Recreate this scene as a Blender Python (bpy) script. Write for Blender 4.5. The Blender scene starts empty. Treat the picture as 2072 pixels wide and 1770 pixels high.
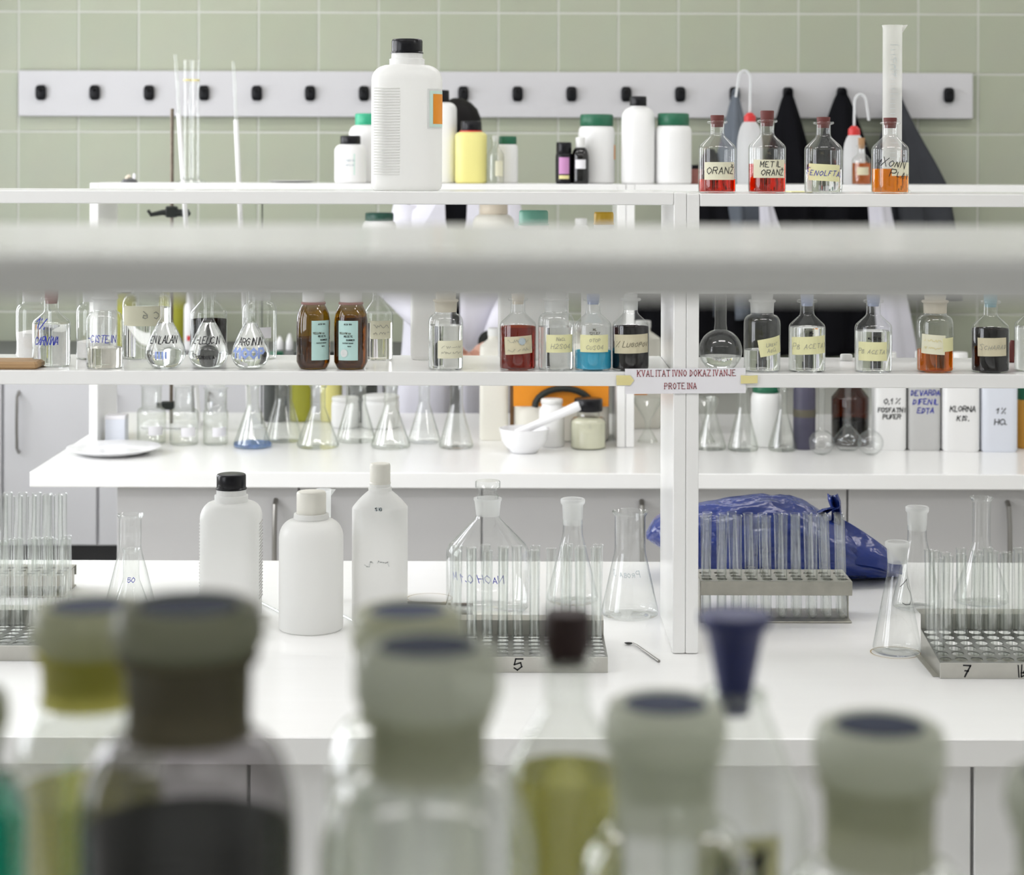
import bpy, math, random
from mathutils import Vector, Matrix, noise
random.seed(7)
PI = math.pi
SC = bpy.context.scene
COL = SC.collection

# ------------------------------------------------------------------ camera, world, light, exposure
F = 4000.0                 # focal length in pixels of the 2072 x 1770 frame
CX, HY = 1036.0, 330.0     # vanishing point column, horizon row
H = 1.68                   # eye height
cam_d = bpy.data.cameras.new('camera')
cam = bpy.data.objects.new('camera', cam_d); COL.objects.link(cam)
cam.location = (0, 0, H)
cam.rotation_euler = (PI/2, math.radians(0.0), 0)
cam.rotation_euler.rotate_axis('Z', math.radians(0.17))
cam_d.sensor_fit = 'HORIZONTAL'; cam_d.sensor_width = 36.0
cam_d.lens = 36.0*F/2072.0
cam_d.shift_y = -(885.0-HY)/2072.0
cam_d.clip_start = 0.05; cam_d.clip_end = 60
cam_d.dof.use_dof = True
cam_d.dof.focus_distance = 3.85
cam_d.dof.aperture_fstop = 6.4
SC.camera = cam
w = bpy.data.worlds.new('sky'); SC.world = w; w.use_nodes = True
bg = w.node_tree.nodes['Background']; bg.inputs[0].default_value = (0.80, 0.88, 1.0, 1); bg.inputs[1].default_value = 1.5

def area_light(name, loc, rot, sx, sy, power, color):
    L = bpy.data.lights.new(name, 'AREA'); L.shape = 'RECTANGLE'; L.size = sx; L.size_y = sy
    L.energy = power; L.color = color
    o = bpy.data.objects.new(name, L); COL.objects.link(o); o.location = loc; o.rotation_euler = rot
    return o
# daylight just outside the three big windows of the left wall
ROOM_X0, ROOM_X1, ROOM_Y0, WALL_D, CEIL = -3.0, 3.4, -2.2, 8.75, 3.25
WINDOWS = [(0.9, 2.9), (3.4, 5.2), (5.7, 7.9)]
for i, (y0, y1) in enumerate(WINDOWS):
    area_light('daylight', (ROOM_X0-0.16, (y0+y1)/2, 1.95), (0, -PI/2, 0), 1.9, y1-y0-0.1, [46, 96, 84][i], (0.985, 0.962, 1.0))
# fill lamps added on the unseen ceiling: positions used again by the lamp builder
FILL_LAMPS = [(x, y) for y in (0.2, 2.6, 5.2, 7.7) for x in (-1.3, 0.6, 2.5)]
LAMP_POWER = {0.2: 3.6, 2.6: 14, 5.2: 12, 7.7: 9}
for (x, y) in FILL_LAMPS:
    area_light('fill_light', (x, y, CEIL-0.085), (0, 0, 0), 1.3, 0.3, LAMP_POWER[y], (1.0, 0.965, 0.962))
vs = SC.view_settings
vs.view_transform = 'Standard'; vs.look = 'None'; vs.exposure = -0.10; vs.gamma = 1.0; vs.use_curve_mapping = False
cy = SC.cycles
cy.max_bounces = 10; cy.diffuse_bounces = 4; cy.glossy_bounces = 3; cy.transmission_bounces = 8
cy.transparent_max_bounces = 48; cy.use_adaptive_sampling = True; cy.adaptive_threshold = 0.09; cy.adaptive_min_samples = 16; cy.caustics_refractive = True; cy.caustics_reflective = False
cy.sample_clamp_indirect = 6.0; cy.use_denoising = True; cy.blur_glossy = 0.5

def X(px, d): return (px-CX)/F*d
def Zp(py, d): return H-(py-HY)*d/F
BENCH = H-0.93             # bench tops
MID = H-0.396              # middle shelves
TOP = H-0.0545             # top shelves
L1F, L1B, L1P, L1Q = 3.2, 4.62, 3.75, 4.07     # island bench: front, back, shelf front, shelf back
L2F, L2B, L2P, L2Q = 5.93, 7.35, 6.47, 6.79
TOP2 = H-0.0680

# ------------------------------------------------------------------ materials
MATS = {}
def nodes(name):
    m = bpy.data.materials.new(name); m.use_nodes = True
    nt = m.node_tree; nt.nodes.clear()
    out = nt.nodes.new('ShaderNodeOutputMaterial')
    MATS[name] = m
    return m, nt, out
def N(nt, t, **kw):
    n = nt.nodes.new(t)
    for k, v in kw.items(): setattr(n, k, v)
    return n
def rgb(c): return (c[0], c[1], c[2], 1)
def paint(name, col, rough=0.5, metal=0.0, vary=0.04, scale=6.0, bump=0.0, bscale=60.0, spec=0.5, stretch=None):
    m, nt, out = nodes(name)
    p = N(nt, 'ShaderNodeBsdfPrincipled')
    p.inputs['Roughness'].default_value = rough; p.inputs['Metallic'].default_value = metal
    p.inputs['Specular IOR Level'].default_value = spec
    tc = N(nt, 'ShaderNodeTexCoord')
    src = tc.outputs['Object']
    if stretch:
        mp = N(nt, 'ShaderNodeMapping'); mp.inputs['Scale'].default_value = stretch
        nt.links.new(src, mp.inputs['Vector']); src = mp.outputs['Vector']
    nz = N(nt, 'ShaderNodeTexNoise'); nz.inputs['Scale'].default_value = scale; nz.inputs['Detail'].default_value = 4
    nt.links.new(src, nz.inputs['Vector'])
    mx = N(nt, 'ShaderNodeMix', data_type='RGBA')
    a = [max(0, c*(1-vary)) for c in col]; b = [min(1, c*(1+vary)) for c in col]
    mx.inputs[6].default_value = rgb(a); mx.inputs[7].default_value = rgb(b)
    nt.links.new(nz.outputs['Fac'], mx.inputs[0]); nt.links.new(mx.outputs[2], p.inputs['Base Color'])
    if bump > 0:
        n2 = N(nt, 'ShaderNodeTexNoise'); n2.inputs['Scale'].default_value = bscale; n2.inputs['Detail'].default_value = 3
        nt.links.new(src, n2.inputs['Vector'])
        bp = N(nt, 'ShaderNodeBump'); bp.inputs['Strength'].default_value = bump; bp.inputs['Distance'].default_value = 0.01
        nt.links.new(n2.outputs['Fac'], bp.inputs['Height']); nt.links.new(bp.outputs['Normal'], p.inputs['Normal'])
    nt.links.new(p.outputs[0], out.inputs[0])
    return m
def thin_glass(name, tint=(1, 1, 1), edge=(0.50, 0.54, 0.52), refl=1.5, power=3.0):
    """thin blown glass: light passes straight through, glancing angles reflect and absorb"""
    m, nt, out = nodes(name)
    lw = N(nt, 'ShaderNodeLayerWeight'); lw.inputs['Blend'].default_value = 0.5
    p5 = N(nt, 'ShaderNodeMath', operation='POWER'); p5.inputs[1].default_value = 5
    nt.links.new(lw.outputs['Facing'], p5.inputs[0])
    ma = N(nt, 'ShaderNodeMath', operation='MULTIPLY_ADD'); ma.inputs[1].default_value = 0.80; ma.inputs[2].default_value = 0.04*refl
    ma.use_clamp = True
    nt.links.new(p5.outputs[0], ma.inputs[0])
    p3 = N(nt, 'ShaderNodeMath', operation='POWER'); p3.inputs[1].default_value = power
    nt.links.new(lw.outputs['Facing'], p3.inputs[0])
    mx = N(nt, 'ShaderNodeMix', data_type='RGBA')
    mx.inputs[6].default_value = rgb(tint); mx.inputs[7].default_value = rgb([tint[i]*edge[i] for i in range(3)])
    nt.links.new(p3.outputs[0], mx.inputs[0])
    tr = N(nt, 'ShaderNodeBsdfTransparent'); nt.links.new(mx.outputs[2], tr.inputs[0])
    gl = N(nt, 'ShaderNodeBsdfGlossy'); gl.inputs['Roughness'].default_value = 0.03; gl.inputs[0].default_value = (1, 1, 1, 1)
    ms = N(nt, 'ShaderNodeMixShader')
    nt.links.new(ma.outputs[0], ms.inputs[0]); nt.links.new(tr.outputs[0], ms.inputs[1]); nt.links.new(gl.outputs[0], ms.inputs[2])
    nt.links.new(ms.outputs[0], out.inputs[0])
    return m
def liquid(name, col, ior=1.33, cloud=0.0, dcol=None):
    m, nt, out = nodes(name)
    g = N(nt, 'ShaderNodeBsdfGlass'); g.inputs['IOR'].default_value = ior; g.inputs['Roughness'].default_value = 0.0
    g.inputs[0].default_value = rgb(col)
    if cloud > 0:
        d = N(nt, 'ShaderNodeBsdfDiffuse'); d.inputs[0].default_value = rgb(dcol or col)
        ms = N(nt, 'ShaderNodeMixShader'); ms.inputs[0].default_value = cloud
        nt.links.new(g.outputs[0], ms.inputs[1]); nt.links.new(d.outputs[0], ms.inputs[2]); nt.links.new(ms.outputs[0], out.inputs[0])
    else:
        nt.links.new(g.outputs[0], out.inputs[0])
    return m
def milky(name, col, trans=0.35, clear=0.0, rough=0.35, spec=0.5):
    """translucent plastic or ground glass: diffuse, light-passing and partly clear"""
    m, nt, out = nodes(name)
    p = N(nt, 'ShaderNodeBsdfPrincipled'); p.inputs['Base Color'].default_value = rgb(col); p.inputs['Roughness'].default_value = rough
    p.inputs['Specular IOR Level'].default_value = spec
    t = N(nt, 'ShaderNodeBsdfTranslucent'); t.inputs[0].default_value = rgb(col)
    ms = N(nt, 'ShaderNodeMixShader'); ms.inputs[0].default_value = trans
    nt.links.new(p.outputs[0], ms.inputs[1]); nt.links.new(t.outputs[0], ms.inputs[2])
    last = ms
    if clear > 0:
        tr = N(nt, 'ShaderNodeBsdfTransparent'); tr.inputs[0].default_value = rgb([min(1, c*1.05) for c in col])
        m2 = N(nt, 'ShaderNodeMixShader'); m2.inputs[0].default_value = clear
        nt.links.new(ms.outputs[0], m2.inputs[1]); nt.links.new(tr.outputs[0], m2.inputs[2]); last = m2
    nt.links.new(last.outputs[0], out.inputs[0])
    return m

paint('laminate', (0.86, 0.86, 0.845), 0.20, vary=0.012, scale=3, spec=0.45)
paint('bench_top', (0.91, 0.91, 0.895), 0.22, vary=0.02, scale=14, stretch=(0.15, 3, 1), spec=0.5)
paint('cabinet_grey', (0.60, 0.60, 0.615), 0.45, vary=0.02)
paint('cabinet_warm', (0.49, 0.485, 0.48), 0.45, vary=0.02)
paint('plinth_black', (0.012, 0.012, 0.013), 0.35)
paint('counter_dark', (0.085, 0.088, 0.09), 0.4, vary=0.08)
paint('steel', (0.55, 0.54, 0.50), 0.30, metal=1.0, vary=0.12, scale=25, bump=0.06, bscale=40)
paint('steel_dull', (0.44, 0.43, 0.38), 0.42, metal=0.75, vary=0.22, scale=30, bump=0.08, bscale=50)
paint('handle_metal', (0.30, 0.29, 0.27), 0.35, metal=1.0)
paint('iron_dark', (0.02, 0.024, 0.021), 0.5, spec=0.3, vary=0.3, scale=40)
paint('rod_rust', (0.16, 0.13, 0.10), 0.45, metal=0.6, vary=0.4, scale=90)
def tile_material():
    m, nt, out = nodes('tile_green')
    p = N(nt, 'ShaderNodeBsdfPrincipled'); p.inputs['Roughness'].default_value = 0.28
    oi = N(nt, 'ShaderNodeObjectInfo')
    nz = N(nt, 'ShaderNodeTexNoise'); nz.inputs['Scale'].default_value = 5
    tc = N(nt, 'ShaderNodeTexCoord'); nt.links.new(tc.outputs['Object'], nz.inputs['Vector'])
    a = N(nt, 'ShaderNodeMix', data_type='RGBA'); a.inputs[6].default_value = (0.400, 0.428, 0.325, 1); a.inputs[7].default_value = (0.435, 0.463, 0.358, 1)
    nt.links.new(oi.outputs['Random'], a.inputs[0])
    b = N(nt, 'ShaderNodeMix', data_type='RGBA', blend_type='MULTIPLY'); b.inputs[0].default_value = 0.08
    nt.links.new(a.outputs[2], b.inputs[6]); nt.links.new(nz.outputs['Color'], b.inputs[7])
    nt.links.new(b.outputs[2], p.inputs['Base Color']); nt.links.new(p.outputs[0], out.inputs[0])
tile_material()
paint('grout', (0.61, 0.62, 0.57), 0.8)
paint('panel_light', (0.90, 0.90, 0.89), 0.45, vary=0.02)
paint('steel_dark_reflection', (0.30, 0.30, 0.285), 0.34, metal=0.9, vary=0.15, scale=25)  # steel of the rack plates, with a dark reflection put into its colour
paint('plaster', (0.74, 0.75, 0.72), 0.8, vary=0.02)
paint('floor_grey', (0.60, 0.59, 0.56), 0.4, vary=0.06, scale=20)
paint('board_white', (0.60, 0.595, 0.61), 0.45, vary=0.02)
paint('hook_black', (0.006, 0.006, 0.008), 0.45, spec=0.25)
paint('window_frame_white', (0.8, 0.8, 0.8), 0.4)
paint('cap_black', (0.006, 0.006, 0.008), 0.25, spec=0.28)
paint('cap_green', (0.012, 0.13, 0.065), 0.4)
paint('cap_bright_green', (0.03, 0.40, 0.22), 0.4)
paint('cap_teal', (0.22, 0.55, 0.42), 0.4)
paint('cap_dark_green', (0.01, 0.075, 0.05), 0.4)
paint('cap_yellow', (0.75, 0.46, 0.03), 0.4)
paint('cap_red', (0.60, 0.03, 0.03), 0.4)
paint('cap_white', (0.80, 0.80, 0.78), 0.4)
paint('cap_cream', (0.80, 0.78, 0.70), 0.45)
paint('cap_beige', (0.70, 0.62, 0.50), 0.5)
paint('plastic_white', (0.84, 0.84, 0.83), 0.4, vary=0.01)
paint('plastic_blue_white', (0.72, 0.75, 0.82), 0.4, vary=0.02)
paint('plastic_grey', (0.55, 0.55, 0.54), 0.45, vary=0.02)
paint('plastic_yellow', (0.80, 0.74, 0.27), 0.45, vary=0.02)
paint('rubber_red', (0.125, 0.022, 0.017), 0.6, vary=0.15, scale=60)
paint('rubber_brown', (0.28, 0.11, 0.09), 0.6, vary=0.15, scale=60)
paint('rubber_dark', (0.03, 0.010, 0.010), 0.6, vary=0.15, scale=60)
paint('rubber_tan', (0.36, 0.20, 0.09), 0.6, vary=0.1)
paint('stopper_blue', (0.30, 0.36, 0.55), 0.5)
paint('stopper_teal', (0.22, 0.42, 0.48), 0.5)
paint('stopper_navy', (0.028, 0.036, 0.15), 0.45)
paint('stopper_top_blue', (0.03, 0.045, 0.10), 0.6, spec=0.2)
paint('paper_white', (0.82, 0.81, 0.84), 0.7, vary=0.01)
paint('paper_cream', (0.78, 0.76, 0.58), 0.7, vary=0.04, scale=30)
paint('paper_yellow', (0.80, 0.78, 0.45), 0.7, vary=0.05, scale=30)
paint('paper_old', (0.62, 0.57, 0.40), 0.7, vary=0.12, scale=40)
paint('tape_yellow', (0.78, 0.70, 0.33), 0.6, vary=0.05, scale=30)
paint('label_teal', (0.50, 0.72, 0.68), 0.5, vary=0.12, scale=15)
paint('label_mint', (0.60, 0.78, 0.70), 0.5)
paint('label_orange', (0.80, 0.28, 0.01), 0.5)
paint('label_pink', (0.58, 0.27, 0.52), 0.5)
paint('label_grey', (0.70, 0.72, 0.70), 0.5)
paint('ink_black', (0.012, 0.012, 0.014), 0.5)
paint('ink_blue', (0.015, 0.03, 0.42), 0.5)
paint('ink_faint_blue', (0.32, 0.42, 0.78), 0.5)
paint('ink_red', (0.40, 0.085, 0.10), 0.6)
paint('ink_pencil', (0.36, 0.36, 0.30), 0.6)
paint('ink_print', (0.10, 0.09, 0.06), 0.6)
paint('ink_pale', (0.45, 0.52, 0.55), 0.6)
paint('porcelain', (0.86, 0.86, 0.87), 0.18, vary=0.01)
paint('powder_white', (0.88, 0.87, 0.85), 0.9, bump=0.2, bscale=200)
paint('wood', (0.40, 0.25, 0.12), 0.6, vary=0.25, scale=30, stretch=(0.3, 4, 4))
paint('fabric_white', (0.74, 0.73, 0.80), 0.85, vary=0.03, bump=0.15, bscale=30)
paint('fabric_black', (0.008, 0.008, 0.010), 0.95, vary=0.2, spec=0.08)
paint('fabric_grey', (0.055, 0.058, 0.066), 0.9, vary=0.3, spec=0.1)
paint('fabric_steel', (0.15, 0.17, 0.20), 0.9, vary=0.3, spec=0.1)
paint('skin', (0.62, 0.36, 0.27), 0.5, vary=0.05)
paint('hair_black', (0.006, 0.005, 0.005), 0.6, spec=0.15, vary=0.3, scale=60, stretch=(1, 1, 0.1))
paint('bag_blue', (0.014, 0.034, 0.20), 0.20, vary=0.45, scale=7, bump=0.9, bscale=16)
paint('dark_clutter', (0.05, 0.055, 0.05), 0.6, vary=0.4, scale=20)
paint('olive_plastic', (0.36, 0.36, 0.03), 0.5, vary=0.2)
paint('purple_grey', (0.062, 0.058, 0.095), 0.5, vary=0.25, scale=18)
paint('amber_opaque', (0.60, 0.30, 0.04), 0.4)
thin_glass('glass', (0.985, 0.99, 0.985), edge=(0.58, 0.61, 0.60), refl=1.8)
thin_glass('glass_tube', (0.985, 0.99, 0.985), edge=(0.62, 0.65, 0.64), power=3.0, refl=1.6)
thin_glass('glass_jar', (0.955, 0.965, 0.95), edge=(0.62, 0.65, 0.60), power=2.4, refl=2.6)
thin_glass('glass_amber', (0.60, 0.42, 0.07), edge=(0.26, 0.20, 0.06), power=2.0, refl=1.8)
thin_glass('glass_brown', (0.30, 0.10, 0.02), edge=(0.35, 0.25, 0.15), power=2.0)
thin_glass('glass_black', (0.06, 0.04, 0.04), edge=(0.3, 0.3, 0.3), power=2.0)
thin_glass('pane_glass', (0.98, 0.99, 0.985), edge=(0.8, 0.8, 0.8))
liquid('liquid_clear', (0.985, 0.99, 0.985))
liquid('liquid_pale', (0.97, 0.955, 0.92))
liquid('liquid_red', (0.84, 0.10, 0.01), cloud=0.10, dcol=(0.55, 0.04, 0.005))
liquid('liquid_orange', (0.97, 0.50, 0.02), cloud=0.10, dcol=(0.85, 0.33, 0.01))
liquid('liquid_rust', (0.55, 0.095, 0.02), cloud=0.12, dcol=(0.12, 0.016, 0.005))
liquid('liquid_amber', (0.82, 0.36, 0.01), cloud=0.12, dcol=(0.55, 0.18, 0.01))
liquid('liquid_cyan', (0.10, 0.70, 0.92), cloud=0.65, dcol=(0.08, 0.55, 0.80))
liquid('liquid_black', (0.03, 0.015, 0.012), cloud=0.7, dcol=(0.006, 0.004, 0.005))
liquid('liquid_blue', (0.62, 0.75, 0.96), cloud=0.2, dcol=(0.25, 0.42, 0.85))
liquid('liquid_yellow', (0.80, 0.68, 0.10), cloud=0.25, dcol=(0.50, 0.42, 0.06))
liquid('liquid_olive', (0.84, 0.82, 0.42), cloud=0.3, dcol=(0.55, 0.54, 0.20))
liquid('liquid_green', (0.15, 0.75, 0.60), cloud=0.35, dcol=(0.05, 0.45, 0.35))
liquid('amber_glass_fill', (0.55, 0.40, 0.04), cloud=0.25, dcol=(0.07, 0.045, 0.004))
milky('hdpe', (0.90, 0.90, 0.88), trans=0.40, rough=0.35)
milky('hdpe_clear', (0.88, 0.89, 0.88), trans=0.45, clear=0.18, rough=0.3)
milky('pp_cylinder', (0.88, 0.88, 0.86), trans=0.45, clear=0.55, rough=0.25)
milky('frosted', (0.88, 0.885, 0.875), trans=0.5, clear=0.45, rough=0.3)
milky('frosted_cream', (0.80, 0.76, 0.66), trans=0.5, clear=0.15, rough=0.4)
milky('ground_olive', (0.62, 0.63, 0.50), trans=0.5, clear=0.22, rough=0.12)
milky('ground_grey', (0.80, 0.82, 0.74), trans=0.5, clear=0.30, rough=0.12)
milky('ground_brown', (0.17, 0.15, 0.095), trans=0.4, clear=0.06, rough=0.35)
milky('ground_yellow', (0.62, 0.58, 0.16), trans=0.5, clear=0.15, rough=0.35)
thin_glass('near_smoky', (0.62, 0.60, 0.61), edge=(0.6, 0.6, 0.6), power=2.0, refl=2.0)
liquid('near_black', (0.01, 0.008, 0.008), cloud=0.93, dcol=(0.003, 0.003, 0.003))
thin_glass('near_glass', (0.93, 0.945, 0.92), edge=(0.74, 0.76, 0.71), power=2.2, refl=4.5)
milky('ground_dark', (0.44, 0.45, 0.34), trans=0.5, clear=0.14, rough=0.35)
milky('washbottle', (0.86, 0.87, 0.88), trans=0.5, clear=0.25, rough=0.3)

# ------------------------------------------------------------------ mesh helpers
class MB:
    def __init__(s): s.v = []; s.f = []
    def add(s, vs_, fs):
        b = len(s.v); s.v += [tuple(p) for p in vs_]; s.f += [tuple(i+b for i in q) for q in fs]; return s
    def box(s, x0, x1, y0, y1, z0, z1):
        return s.add([(x0,y0,z0),(x1,y0,z0),(x1,y1,z0),(x0,y1,z0),(x0,y0,z1),(x1,y0,z1),(x1,y1,z1),(x0,y1,z1)],
                     [(0,3,2,1),(4,5,6,7),(0,1,5,4),(1,2,6,5),(2,3,7,6),(3,0,4,7)])
    def rbox(s, x0, x1, y0, y1, z0, z1, r=0.003):
        """box with chamfered edges"""
        r = min(r, (x1-x0)/2.1, (y1-y0)/2.1, (z1-z0)/2.1)
        rings = []
        for (z, k) in ((z0, r), (z0+r, 0), (z1-r, 0), (z1, r)):
            a, b, c, d = x0+k, x1-k, y0+k, y1-k
            rings.append([(a+r,c,z),(b-r,c,z),(b,c+r,z),(b,d-r,z),(b-r,d,z),(a+r,d,z),(a,d-r,z),(a,c+r,z)])
        vs_ = [p for q in rings for p in q]; fs = []
        for k in range(3):
            for i in range(8):
                j = (i+1) % 8; fs.append((k*8+i, k*8+j, k*8+8+j, k*8+8+i))
        fs.append(tuple(range(7, -1, -1))); fs.append(tuple(range(24, 32)))
        return s.add(vs_, fs)
    def lathe(s, prof, seg=32, cx=0, cy=0, rib=0, ribd=0.0):
        n = len(prof); vs_ = []; fs = []
        for (r, z) in prof:
            for i in range(seg):
                a = 2*PI*i/seg
                rr = r*(1 - (ribd if (rib and i % 2) else 0))
                vs_.append((cx+rr*math.cos(a), cy+rr*math.sin(a), z))
        for k in range(n-1):
            for i in range(seg):
                j = (i+1) % seg; fs.append((k*seg+i, k*seg+j, (k+1)*seg+j, (k+1)*seg+i))
        if prof[0][0] > 1e-6 and getattr(s, 'closed', False): fs.append(tuple(range(seg-1, -1, -1)))
        return s.add(vs_, fs)
    def solid(s, prof, seg=32, **k):
        return s.lathe([(0.00001, prof[0][1])]+list(prof)+[(0.00001, prof[-1][1])], seg, **k)
    def loft(s, rings, n=40):
        """rings: (half_w, half_d, z, exponent, cx, cy); closed with end caps"""
        vs_ = []; fs = []
        for rg in rings:
            a, b, z, e = rg[:4]; cx, cy = (rg[4], rg[5]) if len(rg) > 4 else (0, 0)
            for i in range(n):
                t = 2*PI*i/n; c, q = math.cos(t), math.sin(t)
                vs_.append((cx+a*math.copysign(abs(c)**(2/e), c), cy+b*math.copysign(abs(q)**(2/e), q), z))
        for k in range(len(rings)-1):
            for i in range(n):
                j = (i+1) % n; fs.append((k*n+i, k*n+j, (k+1)*n+j, (k+1)*n+i))
        fs.append(tuple(range(n-1, -1, -1))); m = (len(rings)-1)*n; fs.append(tuple(range(m, m+n)))
        return s.add(vs_, fs)
    def tube(s, pts, r, seg=10, cap=True):
        pts = [Vector(p) for p in pts]; vs_ = []; fs = []; n = len(pts)
        rad = r if isinstance(r, (list, tuple)) else [r]*n
        up = None
        for k in range(n):
            t = (pts[min(k+1, n-1)]-pts[max(k-1, 0)]).normalized()
            if up is None:
                up = Vector((0, 0, 1)) if abs(t.z) < 0.9 else Vector((0, 1, 0))
            a = t.cross(up).normalized(); b = a.cross(t).normalized(); up = b
            for i in range(seg):
                g = 2*PI*i/seg
                vs_.append(pts[k]+rad[k]*(math.cos(g)*a+math.sin(g)*b))
        for k in range(n-1):
            for i in range(seg):
                j = (i+1) % seg; fs.append((k*seg+j, k*seg+i, (k+1)*seg+i, (k+1)*seg+j))
        if cap: fs.append(tuple(range(seg))); fs.append(tuple(range((n-1)*seg+seg-1, (n-1)*seg-1, -1)))
        return s.add(vs_, fs)
    def mesh(s, name, mat, smooth=True, ang=35):
        me = bpy.data.meshes.new(name); me.from_pydata(s.v, [], s.f); me.update()
        if mat: me.materials.append(MATS[mat])
        if smooth:
            me.polygons.foreach_set('use_smooth', [True]*len(me.polygons))
            try: me.set_sharp_from_angle(angle=math.radians(ang))
            except Exception: pass
        return me
    def build(s, name, mat, parent=None, smooth=True, ang=35, loc=None, rot=None):
        o = bpy.data.objects.new(name, s.mesh(name, mat, smooth, ang)); COL.objects.link(o)
        if parent: o.parent = parent
        if loc: o.location = loc
        if rot: o.rotation_euler = rot
        return o
def tag(o, label, cat, group=None):
    o['label'] = label; o['category'] = cat
    if group: o['group'] = group
    return o
def thing(name, label, cat, loc=(0, 0, 0), rz=0.0, group=None):
    o = bpy.data.objects.new(name, None); COL.objects.link(o); o.empty_display_size = 0.05
    o.location = loc; o.rotation_euler = (0, 0, rz)
    return tag(o, label, cat, group)
def struct(o):
    o['kind'] = 'structure'; return o
def copy_tree(o, parent=None):
    c = o.copy(); COL.objects.link(c); c.parent = parent
    for ch in [q for q in bpy.data.objects if q.parent == o]: copy_tree(ch, c)
    return c

# ------------------------------------------------------------------ hand lettering
FONT = {
'A':'00 26 40|12 32','B':'00 06 26 35 24 03|24 41 30 00','C':'45 26 04 02 20 41','D':'00 06 25 33 21 00','E':'40 00 06 36|03 23',
'F':'00 06 36|03 23','G':'45 26 04 02 20 41 43 23','H':'00 06|40 46|03 43','I':'20 26','J':'01 10 30 36','K':'00 06|46 02|14 40','L':'06 00 30',
'M':'00 06 22 46 40','N':'00 06 40 46','O':'20 02 04 26 44 42 20','P':'00 06 36 44 33 03','R':'00 06 36 44 33 03|23 40','S':'45 26 05 14 32 30 01',
'T':'20 26|06 46','U':'06 01 20 41 46','V':'06 20 46','W':'06 10 23 30 46','X':'00 46|06 40','Y':'06 23 46|23 20','Z':'06 46 00 40','Q':'20 02 04 26 44 42 20|32 40',
'0':'20 02 04 26 44 42 20','1':'04 26 20','2':'05 26 44 00 40','3':'06 46 23 42 20 01','4':'30 36 02 42','5':'46 06 03 34 42 20 01','6':'36 03 01 20 41 33 02',
'7':'06 46 10|13 33','8':'23 05 26 45 23 01 20 41 23','9':'41 46 06 03 43','%':'00 46|05 06|41 40','-':'03 33','.':'10 11',',':'11 00','/':'00 46','+':'23 21|13 33','(':'36 04 02 30',')':'06 24 22 00',
'#':'06 10|26 20 41|32 56|22 52','|':'20 26'}
CARON = '17 26 37'
def strokes(ch):
    ex = []
    if ch == '\u017d': ex = [[(1.0, 8.0), (2.0, 6.9), (3.0, 8.0)]]; ch = 'Z'
    sc = 1.0
    if ch.islower(): ch = ch.upper(); sc = 0.68
    if ch not in FONT: return []
    out = []
    for st in FONT[ch].split('|'):
        out.append([(int(p[0])*sc, int(p[1])*sc) for p in st.split()])
    return out+ex
def letter_lines(text, hgt, slant=0.0, jit=0.0, gap=1.6, wide=1.0, seed=1):
    rnd = random.Random(seed); u = hgt/6.0; pen = 0; lines = []
    for ch in text:
        if ch == ' ': pen += 3.0; continue
        st = strokes(ch); mxx = max([p[0] for q in st for p in q], default=2)
        dy = rnd.uniform(-1, 1)*jit*2; rs = rnd.uniform(-1, 1)*jit*0.25
        for q in st:
            lines.append([((pen+p[0]*wide+(p[1])*(slant+rs)+rnd.uniform(-1, 1)*jit)*u, (p[1]+dy+rnd.uniform(-1, 1)*jit)*u) for p in q])
        pen += mxx*wide+gap
    wd = (pen-gap)*u
    return [[(x-wd/2, y-hgt/2) for (x, y) in q] for q in lines]
def scrawl(width, hgt, seed):
    rnd = random.Random(seed); pts = []; x = 0.0; q = []
    while x < width:
        q.append((x-width/2, rnd.choice([-0.5, 0.5, -0.2, 0.3])*hgt*rnd.uniform(0.4, 1))); x += hgt*rnd.uniform(0.18, 0.42)
        if rnd.random() < 0.14 and len(q) > 2: pts.append(q); q = []; x += hgt*0.35
    if len(q) > 1: pts.append(q)
    return pts
def ribbon(mb, lines, wdt, fmap, serif=0.0):
    for q in lines:
        segs = list(zip(q[:-1], q[1:]))
        if serif > 0:
            for e in (q[0], q[-1]): segs.append(((e[0]-serif, e[1]), (e[0]+serif, e[1])))
        for (a, b) in segs:
            dx, dy = b[0]-a[0], b[1]-a[1]; L = math.hypot(dx, dy)
            if L < 1e-7: continue
            n = max(1, int(L/0.004)); ux, uy = dx/L, dy/L; h = wdt/2
            for k in range(n):
                t0, t1 = k/n, (k+1)/n
                p0 = (a[0]+dx*t0-(ux*h if k == 0 else 0), a[1]+dy*t0-(uy*h if k == 0 else 0))
                p1 = (a[0]+dx*t1+(ux*h if k == n-1 else 0), a[1]+dy*t1+(uy*h if k == n-1 else 0))
                c = [(p0[0]-uy*h*-1, p0[1]-ux*h), (p1[0]+uy*h, p1[1]-ux*h), (p1[0]-uy*h, p1[1]+ux*h), (p0[0]-uy*h, p0[1]+ux*h)]
                mb.add([fmap(*p) for p in c], [(0, 1, 2, 3)])
def cylmap(R, zc, th0=0.0, off=0.0009, tilt=0.0):
    """R: number or function of z; u to the right along the surface seen from the front, v up"""
    def f(u, v):
        if tilt: u, v = u*math.cos(tilt)-v*math.sin(tilt), u*math.sin(tilt)+v*math.cos(tilt)
        z = zc+v; r = (R(z) if callable(R) else R)+off; a = th0+u/r
        return (r*math.sin(a), -r*math.cos(a), z)
    return f
def planemap(y, xc, zc, tilt=0.0):
    def f(u, v):
        if tilt: u, v = u*math.cos(tilt)-v*math.sin(tilt), u*math.sin(tilt)+v*math.cos(tilt)
        return (xc+u, y, zc+v)
    return f
def write(parent, lines, wdt, fmap, mat, name='handwriting', serif=0.0):
    mb = MB(); ribbon(mb, lines, wdt, fmap, serif)
    return mb.build(name, mat, parent, smooth=False)
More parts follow.
